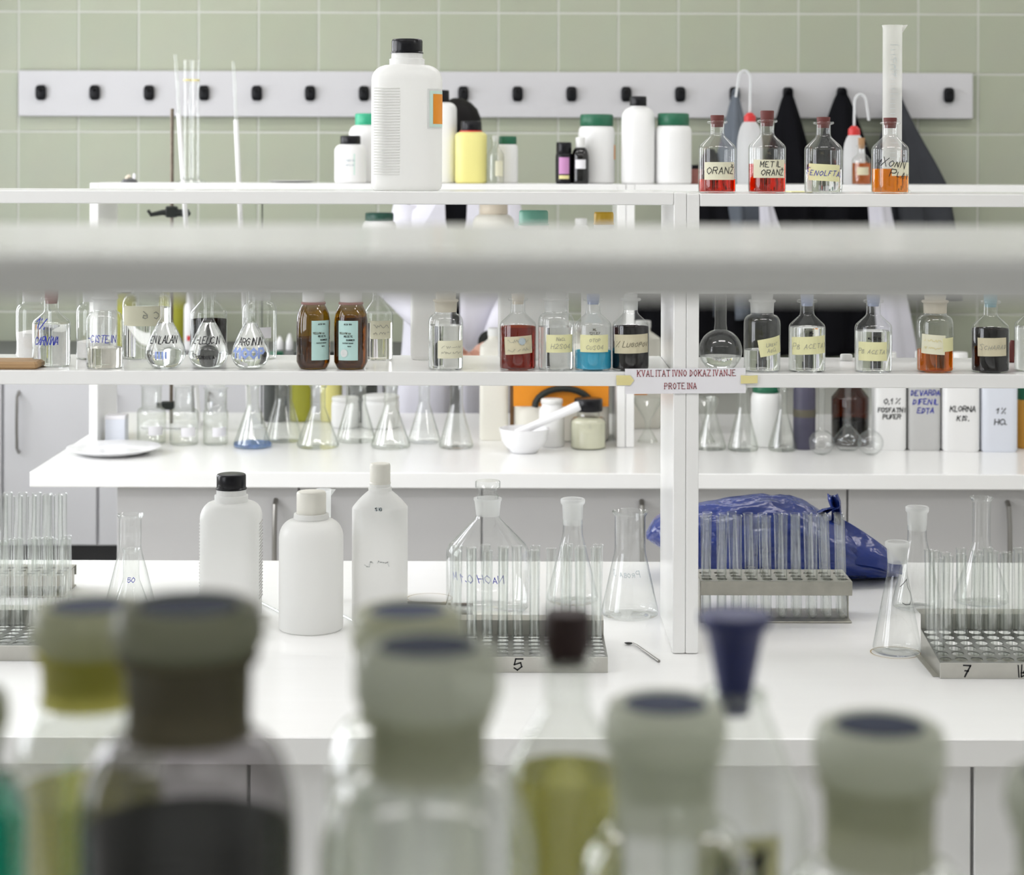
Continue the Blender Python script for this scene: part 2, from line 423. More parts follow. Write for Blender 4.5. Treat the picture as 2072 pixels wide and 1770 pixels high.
def patch(parent, fmap, w_, h_, mat, name='paper_label', nu=14, nv=3):
    mb = MB(); vs_ = []; fs = []
    for j in range(nv+1):
        for i in range(nu+1):
            vs_.append(fmap(w_*(i/nu-0.5), h_*(j/nv-0.5)))
    for j in range(nv):
        for i in range(nu):
            k = j*(nu+1)+i; fs.append((k, k+1, k+nu+2, k+nu+1))
    mb.add(vs_, fs)
    return mb.build(name, mat, parent)

# ------------------------------------------------------------------ setting
def box_struct(name, mat, *b, r=0.0):
    m = MB()
    if r: m.rbox(*b, r=r)
    else: m.box(*b)
    return struct(m.build(name, mat, smooth=False))
box_struct('floor', 'floor_grey', ROOM_X0-0.3, ROOM_X1+0.2, ROOM_Y0-0.2, WALL_D+0.3, -0.12, 0.0)
box_struct('ceiling', 'plaster', ROOM_X0-0.3, ROOM_X1+0.2, ROOM_Y0-0.2, WALL_D+0.3, CEIL, CEIL+0.12)
box_struct('wall_right', 'plaster', ROOM_X1, ROOM_X1+0.15, ROOM_Y0, WALL_D, 0.0, CEIL)
box_struct('wall_front', 'plaster', ROOM_X0-0.2, ROOM_X1+0.15, ROOM_Y0-0.15, ROOM_Y0, 0.0, CEIL)
wl = MB(); ys = [ROOM_Y0]
for (a, b) in WINDOWS: ys += [a, b]
ys.append(WALL_D)
for k in range(0, len(ys), 2): wl.box(ROOM_X0-0.2, ROOM_X0, ys[k], ys[k+1], 0, CEIL)
for (a, b) in WINDOWS:
    wl.box(ROOM_X0-0.2, ROOM_X0, a, b, 0, 0.95); wl.box(ROOM_X0-0.2, ROOM_X0, a, b, 2.95, CEIL)
struct(wl.build('wall_left', 'plaster', smooth=False))
for i, (a, b) in enumerate(WINDOWS):
    fr = MB(); x0, x1 = ROOM_X0-0.12, ROOM_X0-0.06
    for (p, q) in ((a, a+0.06), (b-0.06, b), ((a+b)/2-0.04, (a+b)/2+0.04)): fr.box(x0, x1, p, q, 0.95, 2.95)
    for (p, q) in ((0.95, 1.01), (2.89, 2.95), (2.28, 2.34)): fr.box(x0, x1, a+0.06, b-0.06, p, q)
    wo = struct(fr.build('window_%d' % (i+1), 'window_frame_white', smooth=False))
    MB().box(ROOM_X0-0.20, ROOM_X0+0.08, a-0.04, b+0.04, 0.92, 0.95).build('window_sill', 'window_frame_white', wo, smooth=False)
    for (p, q) in ((a+0.06, (a+b)/2-0.04), ((a+b)/2+0.04, b-0.06)):
        for (z0, z1) in ((1.01, 2.28), (2.34, 2.89)):
            MB().box(ROOM_X0-0.093, ROOM_X0-0.087, p, q, z0, z1).build('window_pane', 'pane_glass', wo, smooth=False)
# back wall with single tiles
wb = box_struct('wall_back', 'grout', ROOM_X0-0.2, ROOM_X1+0.15, WALL_D+0.006, WALL_D+0.2, 0.0, CEIL)
PITCH = 121.4/F*WALL_D; GAP = 0.009
tx0 = X(36.5, WALL_D)-4*PITCH; tz0 = Zp(269, WALL_D)-7*PITCH
tm = MB().rbox(GAP/2, PITCH-GAP/2, -0.0012, 0.006, GAP/2, PITCH-GAP/2, r=0.0008).mesh('tile', 'tile_green', smooth=False)
for i in range(25):
    for j in range(12):
        x, z = tx0+i*PITCH, tz0+j*PITCH
        if x < ROOM_X0+0.01 or x+PITCH > ROOM_X1 or z < 0.75 or z+PITCH > CEIL: continue
        o = bpy.data.objects.new('tile', tm); COL.objects.link(o); o.parent = wb; o.location = (x, WALL_D+random.uniform(0.004, 0.0045), z)
# housings of the added ceiling fill lamps
for k, (x, y) in enumerate(FILL_LAMPS):
    t = thing('fill_lamp', 'white fill lamp added out of view on the ceiling, %s row from the camera, %s' % (['first', 'second', 'third', 'fourth'][k//3], ['window side', 'middle', 'far side'][k % 3]), 'ceiling lamp', (x, y, CEIL), group='added ceiling fill lamps')
    m = MB(); m.box(-0.7, 0.7, -0.19, -0.17, -0.10, 0); m.box(-0.7, 0.7, 0.17, 0.19, -0.10, 0); m.box(-0.7, -0.68, -0.17, 0.17, -0.10, 0); m.box(0.68, 0.7, -0.17, 0.17, -0.10, 0); m.box(-0.68, 0.68, -0.17, 0.17, -0.05, 0)
    m.build('housing', 'window_frame_white', t, smooth=False)
# coat hook board
def hook_board():
    x0, x1 = X(36, WALL_D-0.03), X(1969, WALL_D-0.03); z0, z1 = Zp(238, WALL_D-0.03), Zp(145, WALL_D-0.03)
    t = thing('hook_board', 'long pale grey coat hook board on the green tiled wall', 'coat rack', (0, WALL_D-0.002, 0))
    MB().rbox(x0, x1, -0.026, 0.0, z0, z1, r=0.004).build('board', 'board_white', t, smooth=False)
    zc = Zp(190, WALL_D-0.03)
    for k, px in enumerate([82, 191, 301, 412, 519, 627, 736, 845, 937, 1047, 1156, 1267, 1376, 1486, 1594, 1703, 1812, 1920]):
        x = X(px, WALL_D-0.04)
        m = MB(); m.loft([(0.013, 0.007, zc-0.033, 2.5, x, -0.033), (0.0205, 0.011, zc-0.027, 2.8, x, -0.036), (0.0235, 0.013, zc-0.014, 3, x, -0.038), (0.0235, 0.013, zc+0.014, 3, x, -0.038), (0.0205, 0.011, zc+0.027, 2.8, x, -0.036), (0.013, 0.007, zc+0.033, 2.5, x, -0.033)], 20)
        m.tube([(x, -0.046, zc+0.012), (x, -0.060, zc+0.012), (x, -0.068, zc+0.020)], [0.008, 0.008, 0.010], 8)
        m.build('hook', 'hook_black', t)
hook_board()
# cabinets along the back wall, left part
ORD0 = ['first', 'second', 'third', 'fourth', 'fifth', 'sixth', 'seventh', 'eighth', 'ninth', 'tenth']
def back_cabinets():
    d0 = 8.13; x1 = X(1005, d0)
    xs = []; x = X(7, d0)
    pitch = X(200, d0)-X(7, d0)
    while x > ROOM_X0+pitch: x -= pitch
    while x < x1: xs.append(x); x += pitch
    for k, x in enumerate(xs):
        vis = abs((x/d0*F+CX)-7) < 3
        t = thing('wall_cabinet', 'grey wall cabinet with dark bow handle, left of the white bench end' if vis else 'grey base cabinet under the dark wall counter, %s from the window' % ORD0[k], 'cabinet', (x, d0, 0), group=None if vis else 'base cabinets along the tiled wall')
        MB().box(0.0, pitch, 0.02, 0.58, 0.10, 0.85).build('body', 'cabinet_grey', t, smooth=False)
        MB().box(0.0, pitch, 0.05, 0.56, 0.0, 0.10).build('plinth', 'plinth_black', t, smooth=False)
        dr = MB().rbox(0.006, pitch-0.006, 0.0, 0.019, 0.105, 0.845, r=0.002).build('door', 'cabinet_grey', t, smooth=False)
        hx = 0.066; zt = 0.735
        MB().tube([(hx, 0.0, zt), (hx, -0.028, zt-0.02), (hx, -0.034, zt-0.09), (hx, -0.034, zt-0.16), (hx, -0.028, zt-0.23), (hx, 0.0, zt-0.25)], 0.006, 8).build('handle', 'handle_metal', dr)
    tag(MB().rbox(ROOM_X0+0.01, xs[-1]+pitch+0.01, d0-0.02, WALL_D-0.012, 0.852, 0.889, r=0.004).build('wall_counter', 'counter_dark', smooth=False), 'dark grey counter top running along the tiled wall', 'counter')
back_cabinets()

# ------------------------------------------------------------------ island benches and their shelf racks
def bench(d0, d1, xs, label, mat, cab_mat, doors, handles, group):
    tag(MB().rbox(xs[0], xs[1], d0, d1, BENCH-0.0455, BENCH, r=0.002).build('lab_worktop', mat, smooth=False), label, 'worktop')
    dc = d0+0.05
    for i, (a, b, hside, lab) in enumerate(doors):
        t = thing('bench_cabinet', lab, 'cabinet', (a, dc, 0), group=group)
        w_ = b-a
        MB().box(0.0, w_, 0.02, (d1-d0)-0.10, 0.10, BENCH-0.047).build('body', cab_mat, t, smooth=False)
        MB().box(0.0, w_, 0.06, (d1-d0)-0.14, 0.0, 0.10).build('plinth', 'plinth_black', t, smooth=False)
        dr = MB().rbox(0.003, w_-0.003, 0.0, 0.019, 0.105, BENCH-0.052, r=0.002).build('door', cab_mat, t, smooth=False)
        hx = w_-0.07 if hside > 0 else 0.07; zt = BENCH-0.09
        if handles: MB().tube([(hx, 0.0, zt), (hx, -0.02, zt-0.012), (hx, -0.032, zt-0.07), (hx, -0.034, zt-0.14), (hx, -0.030, zt-0.20), (hx, 0.0, zt-0.24)], 0.0075, 8).build('handle', 'handle_metal', dr)
e1 = [X(237+370*k, L2F+0.05) for k in range(7)]
labs2 = ['grey bench cabinet at the left end of the rear white bench', 'grey cabinet behind the squat white bottle, under the rear bench', 'grey cabinet under the rear bench, left of the white post', 'grey cabinet behind the blue plastic bag, under the rear bench', 'grey cabinet under the rear bench at the right edge', 'grey cabinet under the rear bench beyond the right edge']
bench(L2F, L2B, (X(62, L2F), 2.6), 'rear white bench top with sunlit left end', 'bench_top', 'cabinet_warm', [(e1[k], e1[k+1], 1 if k % 2 == 0 else -1, labs2[k]) for k in range(6)], True, None)
e2 = [-1.62, -0.43, 0.76, 1.62]
labs1 = ['plain light grey bench panel at the left, behind the black liquid jar', 'plain light grey bench panel seen between the foreground jars', 'plain light grey bench panel at the right, behind the clear jar']
bench(L1F, L1B, (-1.75, 1.75), 'middle white bench top holding test tube racks and plastic bottles', 'bench_top', 'panel_light', [(e2[k], e2[k+1], 1, labs1[k]) for k in range(3)], False, None)

def rack(d0, d1, units, zmid, ztop, label, panel_t=0.0245, shelf_t=0.0245, dz=(0, 0), z_foot=BENCH):
    t = thing('shelf_rack', label, 'shelf', (0, 0, 0))
    for k, (xa, xb) in enumerate(units):
        o = dz[k]
        for x in (xa, xb-panel_t): MB().rbox(x, x+panel_t-0.0006, d0, d1, z_foot+0.001, ztop+o-0.0005, r=0.0015).build('upright', 'laminate', t, smooth=False)
        MB().rbox(xa+panel_t+0.0005, xb-panel_t-0.0005, d0, d1, ztop+o-shelf_t, ztop+o, r=0.0015).build('top_shelf', 'laminate', t, smooth=False)
        MB().rbox(xa+panel_t+0.0005, xb-panel_t-0.0005, d0, d1, zmid+o-shelf_t-0.002, zmid+o, r=0.0015).build('middle_shelf', 'laminate', t, smooth=False)
    return t
pxm = X(1390, L1P)
rack(L1P, L1Q, [(-1.48, pxm), (pxm, 1.75)], MID, TOP, 'white two-tier shelf rack standing on the middle bench', dz=(0, -0.002))
rack(L2P, L2Q, [(X(182, L2P), X(1267, L2P)), (X(1267, L2P)+0.001, 2.5)], MID, TOP2, 'white shelf rack on the rear bench behind', panel_t=0.028, dz=(0, 0))
# near rack in front of the camera
N0, N1 = 0.75, 1.137
NTOP = Zp(517, N0); NT = 0.0172; NMID = H-0.452
t = thing('near_shelf_rack', 'blurred white shelf crossing the whole picture in the foreground', 'shelf', (0, 0, 0))
MB().rbox(-1.0, 1.0, N0, N1, NTOP-NT, NTOP, r=0.0025).build('top_shelf', 'laminate', t, smooth=False)
MB().rbox(-1.0, 1.0, N0, N1, NMID-NT, NMID, r=0.0025).build('lower_shelf', 'laminate', t, smooth=False)
for x in (-1.02, 1.0): MB().rbox(x, x+0.0195, N0, N1, BENCH+0.001, NTOP, r=0.002).build('upright', 'laminate', t, smooth=False)
tag(MB().rbox(-1.5, 1.5, 0.42, 1.50, BENCH-0.0455, BENCH, r=0.003).build('lab_worktop', 'bench_top', smooth=False), 'white worktop below the blurred foreground jars', 'worktop')
# paper sign taped over the shelf edge
def sign():
    d = L1P-0.0015; s = F/d
    x0, x1, z0, z1 = X(1266, d), X(1510, d), Zp(795, d), Zp(744, d)
    xc, zc = (x0+x1)/2, (z0+z1)/2
    t = thing('paper_sign', 'white paper sign reading KVALITATIVNO DOKAZIVANJE PROTEINA taped to the shelf edge', 'sign', (xc, d, zc))
    w_, h_ = x1-x0, z1-z0
    tl = math.radians(0.6)
    MB().box(-w_/2, w_/2, -0.0006, 0.0, -h_/2, h_/2).build('paper', 'paper_white', t, smooth=False, rot=(0, -tl, 0))
    ln = letter_lines('KVALITATIVNO DOKAZIVANJE', 12/s, gap=2.4, wide=1.0); wd = max(p[0] for q in ln for p in q)*2
    k = (198/s)/wd; ln = [[(p[0]*k, p[1]) for p in q] for q in ln]
    write(t, ln, 1.25/s, planemap(-0.0013, (1390-1388)/s, (769-753)/s, tl), 'ink_red', 'lettering', serif=0.8/s)
    ln = letter_lines('PROTEINA', 11.5/s, gap=2.4, wide=1.0); wd = max(p[0] for q in ln for p in q)*2
    k = (64/s)/wd; ln = [[(p[0]*k, p[1]) for p in q] for q in ln]
    write(t, ln, 1.25/s, planemap(-0.0013, (1378-1388)/s, (769-779)/s, tl), 'ink_red', 'lettering', serif=0.8/s)
    for (a, b, c, e, pts) in ((1249, 1284, 758, 778, 1), (1500, 1534, 757, 774, -1)):
        m = MB(); xa, xb, zb, zt = (a-1388)/s, (b-1388)/s, (769-e)/s, (769-c)/s; k2 = 0.007
        if pts > 0: vs_ = [(xa, -0.0022, zb), (xb-k2, -0.0022, zb), (xb, -0.0022, (zb+zt)/2), (xb-k2, -0.0022, zt), (xa-0.001, -0.0022, zt)]
        else: vs_ = [(xa, -0.0022, zb), (xb, -0.0022, zb+0.001), (xb, -0.0022, zt), ((xa+xb)/2, -0.0022, zt-0.001), (xa, -0.0022, zt)]
        n = len(vs_); m.add(vs_+[(p[0], -0.0015, p[2]) for p in vs_], [tuple(range(n)), tuple(range(2*n-1, n-1, -1))]+[(i, (i+1) % n, n+(i+1) % n, n+i) for i in range(n)][::1])
        m.build('tape', 'tape_yellow', t, smooth=False)
sign()

# ------------------------------------------------------------------ glassware builders
MCACHE = {}
def cached(key, fn):
    if key not in MCACHE: MCACHE[key] = fn()
    return MCACHE[key]
def link(name, me, parent, loc=None):
    o = bpy.data.objects.new(name, me); COL.objects.link(o); o.parent = parent
    if loc: o.location = loc
    return o
def arc(r0, z0, r1, z1, n=5, bulge=1.0):
    """quarter-ellipse from vertical wall (r0,z0) over to (r1,z1)"""
    return [(r1+(r0-r1)*math.cos(PI/2*k/n)**bulge, z0+(z1-z0)*math.sin(PI/2*k/n)**bulge) for k in range(n+1)]
def narrow_prof(R, h=0.137):
    zs, zn = h*0.60, h*0.80; rn = R*0.375
    p = [(R*0.90, 0.0), (R*0.98, 0.0018), (R, 0.006), (R, zs), (R*0.985, zs+0.004), (R*0.93, zs+0.0085)]
    p += [(rn*1.18, zn-0.003), (rn*1.03, zn+0.001), (rn, zn+0.005), (rn, h-0.006)]
    return p, [(rn, h-0.006), (rn*1.38, h-0.0048), (rn*1.48, h-0.0025), (rn*1.40, h), (rn*1.0, h)], rn
def wide_prof(R, h=0.137):
    zs, zn = h*0.66, h*0.79; rn = R*0.62
    p = [(R*0.90, 0.0), (R*0.98, 0.0018), (R, 0.006), (R, zs)]+arc(R, zs, rn*1.06, zn, 5)[1:]+[(rn, zn+0.004), (rn*1.03, h-0.006)]
    return p, [(rn*1.03, h-0.006), (rn*1.18, h-0.004), (rn*1.20, h-0.0015), (rn*1.12, h), (rn*0.98, h)], rn
def prof_r(p, z):
    for (a, b) in zip(p[:-1], p[1:]):
        if a[1] <= z <= b[1] and b[1] > a[1]:
            return a[0]+(b[0]-a[0])*(z-a[1])/(b[1]-a[1])
    return p[-1][0]
def fill_prof(p, lvl, t=0.0013):
    q = [(r-t, max(z, 0.003)) for (r, z) in p if z < lvl]
    q.append((prof_r(p, lvl)-t, lvl)); return q
def bottle(kind, px, d, zb, wpx, label, h=None, liq=None, lvl=0.5, stop=None, stop_h=0.012, glass='glass', rz=0.0, name='reagent_bottle', group=None, neck=None, cat='bottle', stop_in=0.012, stop_k=0.92):
    s = F/d; R = wpx/2/s; h = h or 0.137
    p, lip, rn = (narrow_prof if kind == 'n' else wide_prof)(R, h)
    t = thing(name, label, cat, (X(px, d), d, zb+0.0002), rz, group)
    base = [(0.00001, 0.0015), (R*0.5, 0.001)]
    g = MB().lathe(base+p, 40).build('glass_body', glass, t, ang=60)
    MB().lathe(lip, 40).build('lip', glass if not neck else neck, t, ang=60)
    if neck: MB().lathe([(rn*1.012, p[-2][1]), (rn*1.045, h-0.006)], 40).build('ground_neck', neck, t)
    if liq: MB().solid(fill_prof(p, h*lvl), 40).build('liquid', liq, t, ang=50)
    if stop: MB().solid([(rn*0.78, h-stop_in), (rn*0.93, h), (rn*stop_k, h+0.0005), (rn*stop_k*1.06, h+stop_h-0.0015), (rn*stop_k, h+stop_h)], 28).build('stopper', stop, t, ang=50)
    t['R'] = R
    return t, R, h, p
def lab(t, R, zc, wd, ht, mat, th=0.0, tilt=0.0, texts=(), ink='ink_black', tw=0.0011, seed=1, jit=0.18, slant=0.15, raw=None):
    """paper label on a cylinder with handwriting lines ((text, dz, height), ...)"""
    lb = patch(t, cylmap(R, zc, th, 0.0007, tilt), wd, ht, mat)
    for k, (tx, dz, hh) in enumerate(texts):
        ln = scrawl(wd*0.75, hh, seed+k) if tx.startswith('~') else letter_lines(tx, hh, slant, jit, seed=seed+k)
        write(lb, ln, tw, cylmap(R, zc+dz, th, 0.0013, tilt), ink)
    return lb
def screw_cap(t, r, h, z, mat, ribs=True, name='cap', cx=0, cy=0, ring=0.0):
    m = MB(); n = 48
    pr = [(r*0.97, z), (r, z+0.002), (r, z+h-0.004), (r*0.955, z+h-0.001), (r*0.90, z+h)]
    m.lathe([(0.00001, z)]+pr+[(0.00001, z+h)], n, cx, cy, rib=1 if ribs else 0, ribd=0.03)
    if ring: m.lathe([(r*0.9, z-0.0002), (r*ring, z), (r*ring, z+0.002), (r*0.98, z+0.004)], n, cx, cy)
    return m.build(name, mat, t, ang=40)
def jar(name, px, d, zb, wpx, hpx, label, body='plastic_white', cap='cap_black', cap_h=0.2, cap_w=0.8, sq=2.2, shoulder=0.12, neckgap=0.0, ribs=True, rz=0.0, dep=1.0, cat='bottle', group=None, mat_cap_ring=0.0, neck=None):
    """plastic bottle or jar: rounded body, sloping shoulder, screw cap; wpx, hpx measured in the frame"""
    s = F/d; a = wpx/2/s; hh = hpx/s; b = a*dep
    ch = hh*cap_h; zt = hh-ch; zs = zt-hh*shoulder-neckgap; rn = a*cap_w*0.90
    t = thing(name, label, cat, (X(px, d), d, zb+0.0002), rz, group)
    rg = [(a*0.90, b*0.90, 0.0, sq), (a*0.975, b*0.975, 0.003, sq), (a, b, 0.009, sq), (a, b, zs-0.004, sq)]
    for k in range(1, 6):
        f = k/5; e = math.sin(f*PI/2); c = 1-math.cos(f*PI/2)
        rg.append((a+(rn-a)*c, b+(rn-b)*c, zs-0.004+(zt-neckgap-zs+0.004)*e, sq+(2-sq)*f))
    rg += [(rn, rn, zt+ch*0.3, 2)]
    MB().loft(rg, 48).build('body', body, t, ang=45)
    if neckgap: MB().lathe([(rn*1.10, zt-neckgap), (rn*1.10, zt-neckgap*0.4), (rn*1.0, zt-neckgap*0.3)], 40).build('neck_ring', body, t, ang=40)
    screw_cap(t, a*cap_w, ch, zt, cap, ribs, ring=mat_cap_ring)
    return t, a, b, hh
def dup_tube(src, loc, rot, label, group):
    c = copy_tree(src); c.location = loc; c.rotation_euler = rot; c['label'] = label; c['group'] = group
    return c

# ---- erlenmeyer and other flasks
def erlenmeyer(px, d, zb, base_px, top_px, h, label, rim_px=None, name='erlenmeyer_flask', group=None, neck='glass', neck_frac=0.72, liq=None, lvl=0.1, glass='glass', collar=False):
    s = F/d; R = base_px/2/s; rn = top_px/2/s; rr = (rim_px or top_px*1.22)/2/s; zn = h*neck_frac
    t = thing(name, label, 'flask', (X(px, d), d, zb+0.0002), 0, group)
    p = [(0.00001, 0.0015), (R*0.6, 0.001), (R*0.90, 0.0005), (R*0.985, 0.004), (R, 0.010), (R*0.97, 0.018)]
    p += [(R*0.97+(rn*1.04-R*0.97)*k/6, 0.018+(zn-0.012-0.018)*k/6) for k in range(1, 7)]
    p += [(rn, zn), (rn, h-0.010)]
    if not collar: p += [(rn*1.02, h-0.008)]
    MB().lathe(p, 40).build('glass_body', glass, t, ang=60)
    if collar:
        MB().lathe([(rn*0.98, h*neck_frac+0.01), (rn*1.05, h-0.014), (rn*1.22, h-0.010), (rn*1.24, h-0.002), (rn*1.12, h), (rn*1.0, h-0.002)], 36).build('ground_neck', 'frosted', t, ang=60)
    else:
        MB().lathe([(rn*1.02, h-0.008), (rr*0.96, h-0.002), (rr, h), (rr*0.97, h+0.0015), (rr*0.92, h+0.0005), (rn*0.96, h-0.006)], 40).build('rim', glass, t, ang=60)
    if liq: MB().solid(fill_prof([(r, z) for (r, z) in p if r > 0.001], h*lvl), 36).build('liquid', liq, t, ang=50)
    return t, p
def vol_flask(px, d, zb, wpx, label, text=None, inkc='ink_black', name='volumetric_flask', h=0.205, lvl=0.425, seed=1, round_=False, group=None, extra=None, neck_px=18, fill='liquid_clear', stop=None, zmax=None):
    s = F/d; R = wpx/2/s; rn = neck_px/2/s
    t = thing(name, label, 'flask', (X(px, d), d, zb+0.0002), 0, group)
    p = [(0.00001, 0.003), (R*0.45, 0.0005), (R*0.60, 0.0015)]
    if round_:
        zc = R*0.93; p = [(0.00001, 0.002), (R*0.40, 0.0005)]
        for k in range(1, 13):
            a = -PI/2+0.42+k*(PI-0.42-0.30)/12; p.append((R*math.cos(a), zc+R*math.sin(a)))
        p.append((rn*1.1, zc+R*1.02)); zt = zc+R*1.02+0.004
    else:
        zm = R*0.78
        for k in range(1, 7):
            a = -PI/2*(1-k/6)*0.62; p.append((R*math.cos(a)*(1.0), zm+zm*1.18*math.sin(a)))
        zt = (zmax or R*2.50)
        for k in range(1, 9):
            f = k/8; p.append((rn+(R-rn)*(1-f**1.35), zm+(zt-zm)*f))
    p += [(rn, zt+0.004), (rn, h-0.006)]
    MB().lathe(p, 40).build('glass_body', 'glass', t, ang=60)
    MB().lathe([(rn, h-0.006), (rn*1.25, h-0.003), (rn*1.3, h), (rn, h)], 30).build('lip', 'glass', t)
    q = [(r, z) for (r, z) in p if r > 0.001]
    if fill: MB().solid(fill_prof(q, h*lvl), 40).build('liquid', fill, t, ang=50)
    if stop: MB().solid([(rn*0.8, h-0.01), (rn*1.1, h+0.002), (rn*1.5, h+0.004), (rn*1.5, h+0.018)], 20).build('stopper', stop, t)
    if text:
        zc, hh = R*1.46, 0.0130
        write(t, letter_lines(text, hh, 0.18, 0.22, gap=0.8, wide=0.72, seed=seed), 0.0017, cylmap(lambda z: prof_r(q, z), zc, 0.0, 0.0010), inkc)
    if extra:
        tx, zc, hh, tw, mt, th = extra
        write(t, letter_lines(tx, hh, 0.0, 0.0, gap=1.8, seed=seed), tw, cylmap(lambda z: prof_r(q, z), zc, th, 0.0010), mt, 'printing')
    return t
def beaker_like(name, label, px, d, zb, wpx, h, cat='glassware', glass='glass', r_neck=None, group=None):
    s = F/d; R = wpx/2/s
    t = thing(name, label, cat, (X(px, d), d, zb+0.0002), 0, group)
    if r_neck:
        rn = r_neck/2/s; zs = h*0.52
        p = [(0.00001, 0.001), (R*0.92, 0.0005), (R, 0.005), (R, zs)]+arc(R, zs, rn, zs+0.018, 5)[1:]+[(rn, h-0.004), (rn*1.15, h)]
    else:
        p = [(0.00001, 0.001), (R*0.92, 0.0005), (R, 0.005), (R, h-0.004), (R*1.06, h), (R*1.03, h+0.001)]
    MB().lathe(p, 36).build('glass_body', glass, t, ang=60)
    return t, R

# ================================================================== top shelf of the middle rack
ZT1 = TOP; ZTR = TOP-0.002; D1 = 3.815
# large white plastic bottle
def big_white_bottle(px, d, zb, wpx, hpx, label, cap='cap_black', name='plastic_bottle', body='hdpe', ribs_at=None, rz=0.0, dep=0.80, cap_w=0.44, cap_h=0.095, neckh=0.075, sq=3.6, shoulder=0.10, ribs=0, ring=1.06, cone=False):
    s = F/d; a = wpx/2/s; hh = hpx/s; b = a*dep
    t = thing(name, label, 'bottle', (X(px, d), d, zb+0.0002), rz)
    zc = hh*(1-cap_h); zn = zc-hh*neckh; zs = zn-hh*shoulder; rn = a*cap_w
    rg = [(a*0.90, b*0.90, 0, sq), (a*0.965, b*0.965, 0.003, sq), (a*0.993, b*0.993, 0.009, sq), (a, b, 0.016, sq), (a, b, zs, sq)]
    for k in range(1, 7):
        f = k/6; e = math.sin(f*PI/2); c = (1-math.cos(f*PI/2)); c = 0.55*c+0.45*f*f
        if cone: e = 0.85*f+0.15*math.sin(f*PI/2); c = 0.85*f+0.15*f*f
        rg.append((a+(rn*1.14-a)*c, b+(rn*1.14-b)*c, zs+(zn-zs)*e, sq+(2-sq)*f))
    rg += [(rn*1.14, rn*1.14, zn+hh*neckh*0.5, 2), (rn*1.02, rn*1.02, zn+hh*neckh*0.56, 2), (rn*1.0, rn*1.0, zc+0.002, 2)]
    MB().loft(rg, 56).build('body', body, t, ang=50)
    screw_cap(t, rn*1.0, hh*cap_h, zc, cap, True, ring=ring)
    if ribs:
        m = MB()
        for k in range(ribs):
            z = 0.032+(zs-0.05)*k/(ribs-1)
            m.rbox(-a*0.90, -a*0.15, -b-0.0011, -b+0.002, z-0.0011, z+0.0011, r=0.0008)
        m.build('grip_ribs', body, t, smooth=False)
    return t, a, b, hh
t, a, b, hh = big_white_bottle(823, 3.88, ZT1, 142, 306, 'tall white plastic bottle with black screw cap on the top shelf', ribs=32)
for (w_, h_, mat, nm, off, x0) in ((0.036, 0.078, 'label_grey', 'paper_label', 0.0008, 0), (0.030, 0.070, 'label_mint', 'paper_label', 0.0012, 0.001), (0.023, 0.058, 'label_orange', 'hazard_label', 0.0016, 0.004)):
    R_ = a*0.995
    def fm(u, v, off=off, x0=x0):
        ang = -PI/2; x = a*0.70+u+x0+0.012
        # follow the superellipse of the bottle side
        xx = min(x, a*1.0)
        y = -b*max(0.0, 1-(xx/a)**3.6)**(1/3.6)
        return (xx+off*0.6, y-off, 0.159+v)
    patch(t, fm, w_, h_, mat, nm, nu=16)
# four reagent bottles with rubber stoppers
t, R, h, p = bottle('n', 1451, D1, ZTR, 76, 'reagent bottle with red liquid and cream label, leftmost of the four stoppered ones', h=0.139, liq='liquid_red', lvl=0.19, stop='rubber_red', stop_h=0.011)
lab(t, R, 0.0425, 0.066, 0.034, 'paper_cream', 0.08, 0, [('ORAN\u017d', 0.001, 0.0125)], tw=0.0013, seed=3)
t, R, h, p = bottle('n', 1552, D1, ZTR, 76, 'reagent bottle with red liquid and a label reading METIL ORAN\u017d', h=0.141, liq='liquid_red', lvl=0.40, stop='rubber_red', stop_h=0.018, rz=0.1)
lab(t, R, 0.047, 0.070, 0.035, 'paper_cream', -0.05, 0, [('METIL', 0.009, 0.0105), ('  ORAN\u017d', -0.007, 0.0105)], tw=0.0013, seed=11)
write(t, letter_lines('ml', 0.006), 0.0009, cylmap(R, 0.078, -0.1), 'ink_print', 'printing')
t, R, h, p = bottle('n', 1666, D1, ZTR, 76, 'clear reagent bottle with yellow label and blue handwriting on the top shelf', h=0.138, liq='liquid_clear', lvl=0.33, stop='rubber_red', stop_h=0.009)
lab(t, R, 0.040, 0.068, 0.032, 'paper_yellow', -0.10, -0.05, [('Fenolftal', 0.001, 0.0135)], ink='ink_blue', tw=0.0011, seed=5, slant=0.3)
write(t, letter_lines('ml', 0.006), 0.0009, cylmap(R, 0.078, -0.2), 'ink_print', 'printing')
t, R, h, p = bottle('n', 1801, D1, ZTR, 75, 'reagent bottle with orange liquid in front of the tall measuring cylinder', h=0.138, liq='liquid_orange', lvl=0.345, stop='rubber_red', stop_h=0.008)
lab(t, R, 0.047, 0.044, 0.026, 'paper_cream', 0.5, 0.0, [])
write(t, letter_lines('mXonN', 0.016, 0.25, 0.3, seed=8), 0.0014, cylmap(R, 0.061, -0.15, 0.0016, -0.12), 'ink_black')
write(t, letter_lines('Plav', 0.015, 0.25, 0.3, seed=9), 0.0014, cylmap(R, 0.038, 0.35, 0.0016, -0.12), 'ink_black')
write(t, letter_lines('ml', 0.005), 0.0008, cylmap(R, 0.074, 0.65), 'ink_print', 'printing')
